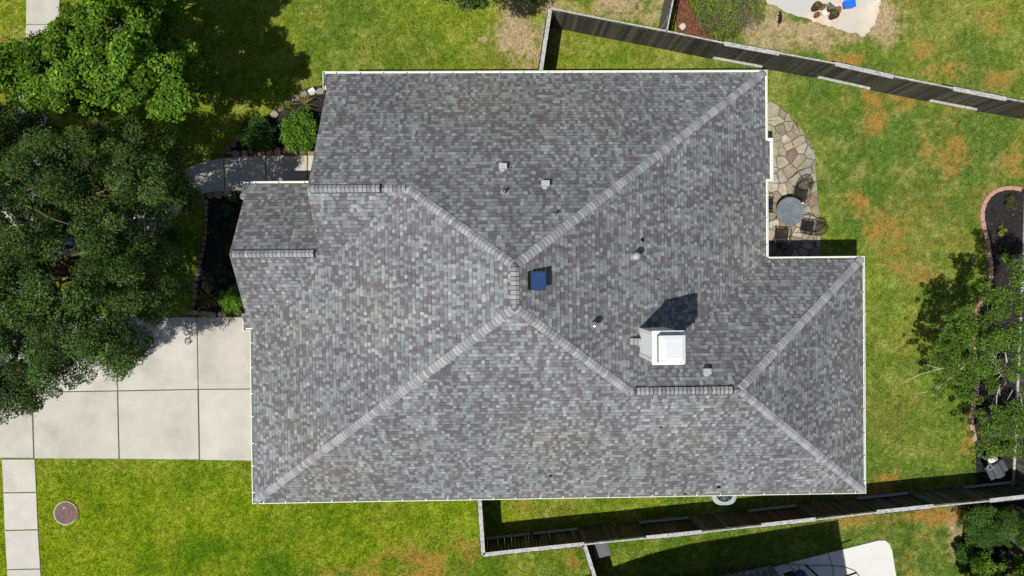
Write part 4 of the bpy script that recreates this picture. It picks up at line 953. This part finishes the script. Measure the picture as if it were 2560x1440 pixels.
def edging(px, size, label, group, seed):
    rr = random.Random(seed)
    for i in range(len(px)):
        u, v = px[i]; a = PX(*px[max(0, i - 1)]); b = PX(*px[min(len(px) - 1, i + 1)]); ang = math.atan2(b[1] - a[1], b[0] - a[0]); c = PX(u, v)
        s = rr.uniform(.85, 1.1); col = rr.choice(sc_); k = rr.uniform(.8, 1.2)
        o = rock(c, size[0] * s, size[1] * rr.uniform(.85, 1.2), rr.uniform(.10, .16), ang + rr.uniform(-.12, .12), tuple(x * k for x in col), seed * 100 + i).build('edging_stone', M['stone'], None, org=(c[0], c[1], 0))
        tag(o, '%s %s' % (ORD(i, len(px)), label), 'stone', group)
def resample(px, step):
    out = [px[0]]; acc = 0
    for a, b in zip(px, px[1:]):
        L_ = math.hypot(b[0] - a[0], b[1] - a[1]); t = step - acc
        while t <= L_: out.append((a[0] + (b[0] - a[0]) * t / L_, a[1] + (b[1] - a[1]) * t / L_)); t += step
        acc = (acc + L_) % step
    return out
edging(resample([(802, 229), (775, 229), (750, 240), (728, 253), (700, 275), (676, 296)], 22), (.37, .25), 'tan stone from the roof edge in the curved border of the bright shrub bed', 'curved stone border', 11)
edging(resample([(600, 345), (585, 362), (572, 378), (590, 384), (612, 384), (700, 380), (722, 380), (745, 381), (780, 382)], 21), (.36, .27), 'tan stone from the lawn side in the border between front path and shrubs', 'path stone border', 12)
edging(resample([(505, 494), (530, 489), (556, 487), (580, 484)], 22), (.34, .26), 'brown stone from the left in the shaded border just below the front path', 'stones below the path', 13)
edging(resample([(517, 505), (517, 540), (516, 580), (510, 620), (503, 650), (495, 690), (490, 730), (486, 765)], 15), (.24, .17), 'small brown stone down from the path in the shaded border of the porch bed', 'shaded stone border', 14)
edging([(487, 780), (510, 784), (530, 785), (556, 785)], (.40, .24), 'big tan stone from the left along the top edge of the driveway', 'stones on the driveway edge', 15)
c = PX(782, 229); wr = rock((c[0], c[1]), .32, .3, .15, .6, (.75, .74, .70), 991); tag(wr.build('white_stone', M['stone'], None, org=(c[0], c[1], 0)), 'white triangular stone in the curved border by the roof edge', 'stone')
c = PX(1706, 67); wr = rock((c[0], c[1]), .28, .24, .10, .8, (.62, .60, .50), 992); tag(wr.build('white_stone', M['stone'], None, org=(c[0], c[1], 0)), 'flat pale stone on the red mulch beside the grey fence', 'stone')
# bricks
bk = resample(epath, 22.5); base = None
for i in range(len(bk) - 1):
    a, b = Vector(PX(*bk[i])), Vector(PX(*bk[i + 1])); c = (a + b) / 2; ang = math.atan2((b - a).y, (b - a).x)
    if base is None:
        mb = MB(); mb.prism([(-.18, -.095), (.18, -.08), (.18, .08), (-.18, .095)], -.02, .085, (1, 1, 1), 0, .01); base = mb.build('edging_brick', M['edgebrick'], None, local=True); o = base
    else: o = base.copy(); COL.objects.link(o)
    o.location = (c.x, c.y, 0); o.rotation_euler = (0, 0, ang + random.uniform(-.04, .04))
    tag(o, '%s pink brick from the upper end of the curved edging on the right' % ORD(i, len(bk) - 1), 'brick', 'pink brick edging')

# ------------------------------------------------------------------ manhole
c = PX(166, 1282); root = empty('manhole_cover', (c[0], c[1], 0), 'round rusty iron manhole cover in the front lawn', 'manhole cover')
b = MB(); b.lathe([(.50, 0), (.49, .055), (.445, .06), (.44, .05)], (c[0], c[1], 0), 40, (3.2, 3.3, 3.0)); b.build('concrete_ring', M['rust'], root, smooth=True)
b = MB(); b.lathe([(.436, .03), (.436, .072), (.40, .078), (.395, .070), (.31, .070), (.305, .078), (.285, .078), (.28, .070), (.17, .070), (.165, .078), (.15, .078), (.145, .070), (.001, .070)], (c[0], c[1], 0), 40); b.build('iron_lid', M['rust'], root, smooth=True)
c2 = PX(161, 1269, .08); b = MB(); b.box((c2[0], c2[1], .083), (.12, .025, .012), .35, (6, 6, 5)); b.build('pick_slot', M['rust'], root)

# ------------------------------------------------------------------ patio set
tc_ = P(1976, 528, .74)
root = empty('patio_table', (tc_.x, tc_.y, .05), 'round grey-blue metal table on the flagstones', 'table')
b = MB(); b.lathe([(.555, .665), (.575, .675), (.58, .69), (.565, .705), (.54, .70), (.06, .70), (.05, .715), (.03, .715), (.028, .60)], (tc_.x, tc_.y, .05), 48); b.build('table_top', M['tabletop'], root, smooth=True)
b = MB()
for k in range(4):
    a = k * math.pi / 2 + .5; ca, sa = math.cos(a), math.sin(a); b.tube([(tc_.x + ca * .42, tc_.y + sa * .42, .72), (tc_.x + ca * .2, tc_.y + sa * .2, .45), (tc_.x + ca * .25, tc_.y + sa * .25, .25), (tc_.x + ca * .45, tc_.y + sa * .45, .06)], .015, 6)
b.build('leg', M['black'], root, smooth=True)
def chair():
    root = empty('patio_chair', (0, 0, 0), 'x', 'chair', 'black mesh chairs around the patio table')
    s = MB(); W_ = .27
    pr = [(-.26, .44), (-.27, .42)]
    for k in range(19): x = -.255 + k * .0283; s.tube([(x, -.25, .43), (x, 0, .415), (x, .25, .43)], .0062, 4, cap=False)
    for k in range(19): y = -.25 + k * .0278; s.tube([(-.255, y, .43), (0, y, .415), (.255, y, .43)], .0062, 4, cap=False)
    s.tube([(-.26, -.26, .43), (.26, -.26, .43), (.26, .26, .43), (-.26, .26, .43), (-.26, -.26, .43)], .014, 6); s.build('seat', M['black'], root, local=True)
    k_ = MB()
    def bp(t, h): return (math.sin(t) * .30, -.27 - math.cos(t) * .06 - .30 * h ** 1.2, .43 + .50 * h * (1 - .15 * abs(math.sin(t))))
    for i in range(17):
        t = -1.35 + i * 2.7 / 16; hm = 1 - (abs(t) / 1.9) ** 2; k_.tube([bp(t, h * hm) for h in (0, .25, .5, .75, 1)], .0062, 4, cap=False)
    for j in range(1, 14):
        h = j / 14; tm = 1.35 * min(1, math.sqrt(max(.05, 1 - h)) * 1.3); k_.tube([bp(-tm + 2 * tm * i / 6, h) for i in range(7)], .006, 4, cap=False)
    k_.tube([bp(-1.35 + i * 2.7 / 14, 1 - (abs(-1.35 + i * 2.7 / 14) / 1.9) ** 2) for i in range(15)], .016, 6); k_.build('backrest', M['black'], root, local=True)
    for sx2 in (-1, 1):
        a = MB(); a.tube([bp(sx2 * 1.3, .42), (sx2 * .31, -.15, .66), (sx2 * .32, .15, .66), (sx2 * .30, .24, .60), (sx2 * .27, .25, .43)], .013, 6); a.build('armrest', M['black'], root, local=True)
        for sy2 in (-1, 1): l = MB(); l.tube([(sx2 * .25, sy2 * .24, .43), (sx2 * .27, sy2 * .28, .2), (sx2 * .26, sy2 * .30, .0)], .013, 6); l.build('leg', M['black'], root, local=True)
    return root
ch = None
for u, v, rz, lb in ((2001, 487, math.radians(215 - 90 + 38), 'black mesh chair at the upper right of the round table, wholly in sun'), (2018, 568, math.radians(80), 'black mesh chair whose back hangs over the lawn, right of the round table'),
                     (1953, 588, math.radians(-6), 'black mesh chair below the round table, half in the roof shadow'), (1915, 512, math.radians(-95), 'black mesh chair left of the round table, mostly under the eave')):
    o = chair() if ch is None else copy_tree(ch); ch = ch or o
    q = P(u, v, .45); o.location = (q.x, q.y, .055); o.rotation_euler = (0, 0, rz); o['label'] = lb
c = P(2009, 508, .75); b = MB(); b.lathe([(.035, 0), (.04, .02), (.035, .08), (.01, .1)], (c.x - .06, c.y, .755), 12); tag(b.build('cup', M['white'], None, org=(c.x - .06, c.y, .755), smooth=True), 'small white cup on the edge of the round patio table', 'cup')

# ------------------------------------------------------------------ air conditioner
c = P(1811, 1232, .85); root = empty('air_conditioner', (c.x, c.y, 0), 'pale grey round-cornered air conditioner half hidden under the bottom eave', 'air conditioner')
def sq(r, z, n=40, e=3.0): return [(c.x + r * math.copysign(abs(math.cos(t)) ** (2 / e), math.cos(t)), c.y + r * math.copysign(abs(math.sin(t)) ** (2 / e), math.sin(t)), z) for t in [2 * math.pi * k / n for k in range(n)]]
b = MB(); rings = [sq(.46, .05), sq(.47, .10), sq(.47, .78), sq(.50, .80), sq(.50, .86), sq(.44, .885)]; n = 40
circ = [(c.x + .36 * math.cos(2 * math.pi * k / n), c.y + .36 * math.sin(2 * math.pi * k / n), .885) for k in range(n)]; rings.append(circ); rings.append([(x, y, .80) for x, y, z in circ])
vs = [q for r in rings for q in r]; b.idx(vs, [(i * n + k, i * n + (k + 1) % n, (i + 1) * n + (k + 1) % n, (i + 1) * n + k) for i in range(len(rings) - 1) for k in range(n)]); b.build('casing', M['acmetal'], root, smooth=False)
b = MB(); b.lathe([(.36, .79), (.001, .795)], (c.x, c.y, 0), 40); b.build('fan_well', M['black'], root)
b = MB()
for k in range(12): a = k * math.pi / 6; b.tube([(c.x, c.y, .89), (c.x + .38 * math.cos(a), c.y + .38 * math.sin(a), .885)], .005, 4)
for r in (.1, .19, .28): b.tube([(c.x + r * math.cos(t * .3142), c.y + r * math.sin(t * .3142), .888) for t in range(21)], .003, 4)
b.build('grille', M['acmetal'], root)
b = MB()
for k in range(3):
    a = k * 2.094 + .5; q = [(c.x + r_ * math.cos(a + s_), c.y + r_ * math.sin(a + s_), .82 + z_) for r_, s_, z_ in ((.08, 0, 0), (.32, -.28, .03), (.34, .28, -.02))]; b.face(q)
b.build('fan_blade', M['greyplastic'], root)
# ------------------------------------------------------------------ grey wheelie bin
q = [P(1480, 1362, 1.05), P(1518, 1352, 1.05), P(1524, 1384, 1.05), P(1491, 1397, 1.05)]
cx_, cy_ = sum(p.x for p in q) / 4, sum(p.y for p in q) / 4; ang = math.radians(14)
root = empty('wheelie_bin', (cx_, cy_, 0), 'grey wheeled rubbish bin in the corner below the lower fence', 'bin', rz=ang)
b = MB(); b.box((0, 0, .52), (.56, .60, .92), taper=.8); b.build('bin_body', M['greyplastic'], root, local=True)
b = MB(); b.box((0, 0, 1.0), (.62, .66, .05)); b.box((0, .0, 1.035), (.5, .54, .03)); b.box((0, .15, 1.06), (.34, .2, .03)); b.build('bin_lid', M['greyplastic'], root, local=True)
for s in (-1, 1):
    b = MB(); b.tube([(s * .25, .25, .1), (s * .31, .25, .1)], .1, 16); b.build('wheel', M['black'], root, local=True)
b = MB(); b.tube([(-.25, .36, .98), (.25, .36, .98)], .016, 8); b.build('handle', M['black'], root, local=True)

# ------------------------------------------------------------------ grill cart and pedestal in the east bed
c = P(2484, 1178, .9); root = empty('barbecue_grill', (c.x, c.y, .03), 'dark grey barbecue cart with lid beside the back fence at lower right', 'barbecue', rz=math.radians(-62))
b = MB(); b.box((0, -.16, .86), (.58, .20, .05)); b.build('side_shelf', M['cloth'], root, local=True)
b = MB(); pr = [(-.05, .80), (-.05, .95), (.05, 1.02), (.22, 1.03), (.33, .96), (.36, .80)]
vs = [(x, y, z) for x in (-.30, .30) for y, z in pr]; m_ = len(pr); b.idx(vs, [tuple(range(m_ - 1, -1, -1)), tuple(range(m_, 2 * m_))] + [(i, (i + 1) % m_, m_ + (i + 1) % m_, m_ + i) for i in range(m_)]); b.build('lid', M['cloth'], root, local=True)
b = MB(); b.box((0, .15, .70), (.58, .42, .2)); b.build('firebox', M['black'], root, local=True)
b = MB(); b.box((0, .47, .86), (.50, .18, .04)); b.build('side_shelf', M['cloth'], root, local=True)
for sx2 in (-1, 1):
    for y in (-.2, .45): b = MB(); b.tube([(sx2 * .25, y, .85), (sx2 * .27, y, 0)], .018, 6); b.build('leg', M['black'], root, local=True)
b = MB(); b.tube([(-.27 + .1 * math.cos(t * .3142), -.1 + .1 * math.sin(t * .3142), .96) for t in range(21)], .018, 6); b.build('hose_coil', M['lead'], root, local=True)
c = P(2450, 1140, .0); root = empty('garden_pedestal', (c.x, c.y, .03), 'pale green tapered pedestal with a white top under the sparse tree', 'pedestal')
b = MB(); b.lathe([(.12, 0), (.07, .04), (.075, .3), (.12, .62), (.14, .70)], (c.x, c.y, .03), 20); b.build('column', M['palegreen'], root, smooth=True)
b = MB(); b.lathe([(.13, .69), (.20, .74), (.21, .78), (.17, .83), (.05, .87)], (c.x, c.y, .03), 20, (2.0, 1.35, 1.8)); b.build('bowl', M['palegreen'], root, smooth=True)

# ------------------------------------------------------------------ pots and boxes, north-east patio
def pot(u, v, r, h, m, plant, label, seed, taper=.72):
    c = P(u, v, h); z0 = .03; root = empty('plant_pot', (c.x, c.y, z0), label, 'plant pot', 'pots on the sandy patio')
    b = MB(); b.lathe([(r * taper, 0), (r * .96, h * .8), (r * 1.04, h * .82), (r * 1.04, h), (r * .9, h), (r * .88, h * .9)], (0, 0, 0), 24); b.build('pot', M[m], root, local=True, smooth=True)
    b = MB(); b.lathe([(r * .88, h * .86), (r * .001, h * .9)], (0, 0, 0), 20); b.build('soil', M['soil'], root, local=True)
    if plant:
        rr = random.Random(seed); cl = [(c.x + rr.uniform(-r, r) * plant[1], c.y + rr.uniform(-r, r) * plant[1], h + rr.uniform(.02, .16), r * .4, 1) for _ in range(5)]
        crown(root, cl, plant[0], .03, plant[2], seed, name='foliage')
    return root
gr = [(.14, .17, .05), (.20, .20, .07)]; gc = [(.25, .28, .2), (.4, .42, .34), (.12, .14, .09)]
pot(2044, 14, .17, .42, 'brownpot', (160, .6, gr), 'tall dark brown pot at the upper left of the pot cluster', 1)
pot(2057, 17, .11, .22, 'terra', (90, .8, gr), 'small terracotta pot touching the tall dark brown pot', 2)
pot(2077, 21, .16, .16, 'brownpot', (420, 1.0, gc), 'wide bowl of grey-green cactus in the middle of the pot cluster', 3)
pot(2097, 22, .105, .25, 'terra', None, 'terracotta pot at the right end of the cluster, holding bare soil', 4)
pot(2088, 35, .17, .40, 'brownpot', (200, .8, gr), 'dark brown pot with trailing leaves at the lower right of the cluster', 5)
pot(2061, 33, .10, .20, 'white', None, 'white pot with dark soil in the cluster', 6)
pot(2044, 36, .115, .26, 'terra', (100, .9, gr), 'terracotta pot with a leaning seedling at the lower left of the cluster', 7)
c = P(2125, 9, .3); root = empty('storage_box', (c.x, c.y, .03), 'bright blue plastic storage box on the sandy patio', 'box', rz=math.radians(6))
b = MB(); b.box((0, 0, .13), (.44, .28, .26), taper=.88); b.build('box_body', M['blue'], root, local=True)
b = MB(); b.prism([(-.24, -.13), (-.22, -.155), (.22, -.155), (.24, -.13), (.24, .13), (.22, .155), (-.22, .155), (-.24, .13)], .26, .295, (1, 1, 1), 0, .008); b.build('box_lid', M['blue'], root, local=True)
c = P(2193, 4, .1); b = MB(); b.lathe([(.02, 0), (.07, .03), (.085, .08), (.06, .14), (.01, .16)], (c.x, c.y, .0), 18); tag(b.build('ball', M['white'], None, org=(c.x, c.y, 0), smooth=True), 'small white ball at the edge of the sandy patio', 'ball')

# ------------------------------------------------------------------ black cat on the dry grass
def skin(name, pts, edges, radii, m, parent, sub=2):
    me = bpy.data.meshes.new(name); me.from_pydata(pts, edges, []); o = fin(name, me, m, parent)
    md = o.modifiers.new('skin', 'SKIN'); md.use_smooth_shade = True
    bpy.context.view_layer.update()
    if not me.skin_vertices: me.skin_vertices.new() if hasattr(me.skin_vertices, 'new') else None
    if not me.skin_vertices:
        import bmesh
        bm = bmesh.new(); bm.from_mesh(me); bm.verts.layers.skin.verify(); bm.to_mesh(me); bm.free()
    for i, r in enumerate(radii): me.skin_vertices[0].data[i].radius = (r, r); me.skin_vertices[0].data[i].use_root = (i == 0)
    s = o.modifiers.new('sub', 'SUBSURF'); s.levels = sub; s.render_levels = sub; return o
c = PX(1946, 50); cat = empty('cat', (c[0], c[1], 0), 'black cat walking on the dry grass beyond the upper fence', 'cat', rz=math.radians(10))
pts = [(-.03, -.10, .20), (.0, 0, .215), (.03, .10, .215), (.02, .17, .23), (-.005, .215, .255), (.0, .25, .265), (.015, .285, .25), (-.06, -.17, .20), (-.09, -.22, .16), (-.10, -.26, .12), (-.11, -.29, .09),
       (-.075, -.11, .14), (-.085, -.10, .07), (-.08, -.09, .015), (.02, -.13, .14), (.025, -.16, .07), (.02, -.15, .015), (-.015, .15, .13), (-.02, .18, .07), (-.02, .19, .015), (.07, .12, .13), (.075, .10, .07), (.075, .10, .015),
       (-.025, .225, .305), (.03, .225, .305)]
edges = [(0, 1), (1, 2), (2, 3), (3, 4), (4, 5), (5, 6), (0, 7), (7, 8), (8, 9), (9, 10), (0, 11), (11, 12), (12, 13), (0, 14), (14, 15), (15, 16), (2, 17), (17, 18), (18, 19), (2, 20), (20, 21), (21, 22), (4, 23), (4, 24)]
rad = [.085, .08, .07, .045, .045, .04, .018, .045, .018, .015, .012, .032, .018, .018, .032, .018, .018, .026, .016, .018, .026, .016, .018, .007, .007]
skin('body', pts, edges, rad, M['cat'], cat)

# ------------------------------------------------------------------ neighbour house to the south (casts the long shade)
S = lambda u, v: P(u, v, 0) - Vector((SDX * 6, SDY * 6, 0))
a, b_ = S(1700, 1378), S(2095, 1299); e_ = S(2118, 1434); d1 = (b_ - a).normalized(); d2 = (e_ - b_).normalized()
Cc = b_ + d2 * 9; SP = [S(1400, 1462), S(1520, 1420), S(1625, 1384), S(1729, 1358), S(1860, 1337), b_]
A = SP[0]; Bc = b_; D = A + d2 * 9
nh = empty('neighbour_house', ((A.x + Cc.x) / 2, (A.y + Cc.y) / 2, 0), 'neighbouring house whose porch roof corner shows at the bottom edge beside the white concrete', 'house')
quad = [(q.x, q.y) for q in SP] + [(Cc.x, Cc.y), (D.x, D.y)]
b = MB(); b.prism(offset(quad[::-1], .4), 0, 5.9); b.build('wall', M['brick'], nh)
b = MB(); inn = offset(quad[::-1], 3.2)[::-1]; nq = len(quad)
q3 = [(x, y, 6.0) for x, y in quad]; q5 = [(x, y, 7.6) for x, y in inn]
for f in [[q3[i], q3[(i + 1) % nq], q5[(i + 1) % nq], q5[i]] for i in range(nq)] + [q5]:
    o_, ex_ = Vector(f[0]), (Vector(f[1]) - Vector(f[0])).normalized(); nn = ex_.cross(Vector(f[2]) - o_).normalized(); ey_ = nn.cross(ex_)
    ff = f if nn.z > 0 else f[::-1]; b.face(ff, uv=[((Vector(p) - o_).dot(ex_), (Vector(p) - o_).dot(ey_)) for p in ff])
b.face([(x, y, 5.95) for x, y, z in q3]); b.build('roof', M['shingle_far'], nh)
c1, c0, c2 = P(1930, 1414, 1.5), P(1800, 1443, 1.5), P(1962, 1455, 1.5)
dd1 = (c0 - c1).normalized(); dd2 = (c2 - c1).normalized(); w1 = c1 + dd1 * 5; w3 = c1 + dd2 * 1.6 + Vector((0, 0, .4)); w4 = w1 + dd2 * 1.6 + Vector((0, 0, .4))
b = MB(); f = [w1, w4, w3, c1]; nn = (f[1] - f[0]).cross(f[2] - f[0]).normalized(); ff = f if nn.z > 0 else f[::-1]
b.face(ff, uv=[((Vector(p) - c1).dot(dd1), (Vector(p) - c1).dot(dd2)) for p in ff]); lo = [p - Vector((0, 0, .06)) for p in ff]; b.face(lo[::-1], uv=[(0, .05)] * 4)
for i in range(4): j = (i + 1) % 4; b.face([lo[i], lo[j], ff[j], ff[i]], uv=[(0, .05)] * 4)
b.build('porch_roof', M['shingle_far'], nh)
# things on and over the neighbour's white pad
hp = [P(u, v, .085) for u, v in ((1765, 1440), (1800, 1425), (1840, 1416), (1880, 1413), (1930, 1410), (1975, 1410), (2020, 1414), (2080, 1414), (2110, 1417), (2135, 1426), (2150, 1442), (2156, 1470))]
b = MB(); b.tube(hp, .013, 6); tag(b.build('garden_hose', M['hose'], None, org=tuple(hp[4]), smooth=True), 'thin green hose curving from the shaded grass over the white concrete', 'hose')
c = P(1992, 1437, .9); root = empty('grill_table', (c.x, c.y, .06), 'blue and black barbecue on the white concrete at the bottom edge', 'barbecue', rz=math.radians(16))
b = MB(); b.lathe([(.02, .66), (.2, .70), (.27, .82), (.27, .86)], (.12, -.1, 0), 20); b.build('bowl', M['black'], root, local=True, smooth=True)
M['navy'] = mat('navy_enamel', (.03, .06, .16), .35); b = MB(); b.lathe([(.28, .86), (.27, .93), (.2, 1.02), (.08, 1.06), (.01, 1.07)], (.12, -.1, 0), 20); b.build('lid', M['navy'], root, local=True, smooth=True)
b = MB(); b.box((-.28, .02, .72), (.34, .2, .16)); b.tube([(-.1, .08, .80), (-.1, .2, .84)], .03, 8); b.build('side_shelf', M['black'], root, local=True)
for k in range(3): a_ = k * 2.094; b = MB(); b.tube([(.12 + .15 * math.cos(a_), -.1 + .15 * math.sin(a_), .7), (.12 + .28 * math.cos(a_), -.1 + .28 * math.sin(a_), 0)], .014, 6); b.build('leg', M['black'], root, local=True)
e0, e1 = P(2100, 1446, 1.9), P(2142, 1431, 1.9); root = empty('umbrella_frame', (P(2098, 1470).x, P(2098, 1470).y, .06), 'black metal arm reaching over the white concrete at the bottom edge', 'metal frame')
b = MB(); dvv = (e0 - e1).normalized(); b.tube([e1, e0, e0 + dvv * .6], .035, 6); b.build('arm', M['black'], root)
q = e0 + dvv * .6; b = MB(); b.tube([q, (q.x, q.y, .06)], .04, 8); b.build('post', M['black'], root)
b = MB(); t0 = e1 + Vector((-.35, -.28, .9)); b.tube([e1, e1.lerp(t0, .5) + Vector((0, 0, .1)), t0], .008, 4); b.tube([q, t0], .008, 4); b.build('stay', M['black'], root)

# ------------------------------------------------------------------ windblown scraps on the shingles
for u, v, f, nv, L_, lb in ((1652, 1067, fS, nS, .09, 'dark scrap on the lower slope beneath the raised ridge vent'), (1795, 1217, fS, nS, .13, 'crumpled dark leaf near the bottom eave above the air conditioner'),
                        (1713, 1234, fS, nS, .09, 'tiny dark leaf lying at the bottom eave'), (1377, 1188, fS, nS, .08, 'dark scrap low on the bottom slope near its middle'), (1492, 230, fN, nN, .06, 'tiny dark speck on the upper slope near the top eave'),
                        (1605, 600, fE, nE, .12, 'brown leaf beside the tall white flue')):
    c = onroof(u, v, f) + nv * .015; rr = random.Random(u); mb = MB(); n = 7; R = Vector((0, 0, 1)).rotation_difference(nv).to_matrix()
    ring = [c + R @ Vector((math.cos(6.283 * k / n) * L_ * rr.uniform(.4, 1), math.sin(6.283 * k / n) * L_ * rr.uniform(.3, .8), rr.uniform(0, .03))) for k in range(n)]
    for k in range(n): mb.face([c + nv * .02, ring[k], ring[(k + 1) % n]], (.03, .02, .015))
    tag(mb.build('dead_leaf', M['leaf'], None, org=tuple(c)), lb, 'leaf')
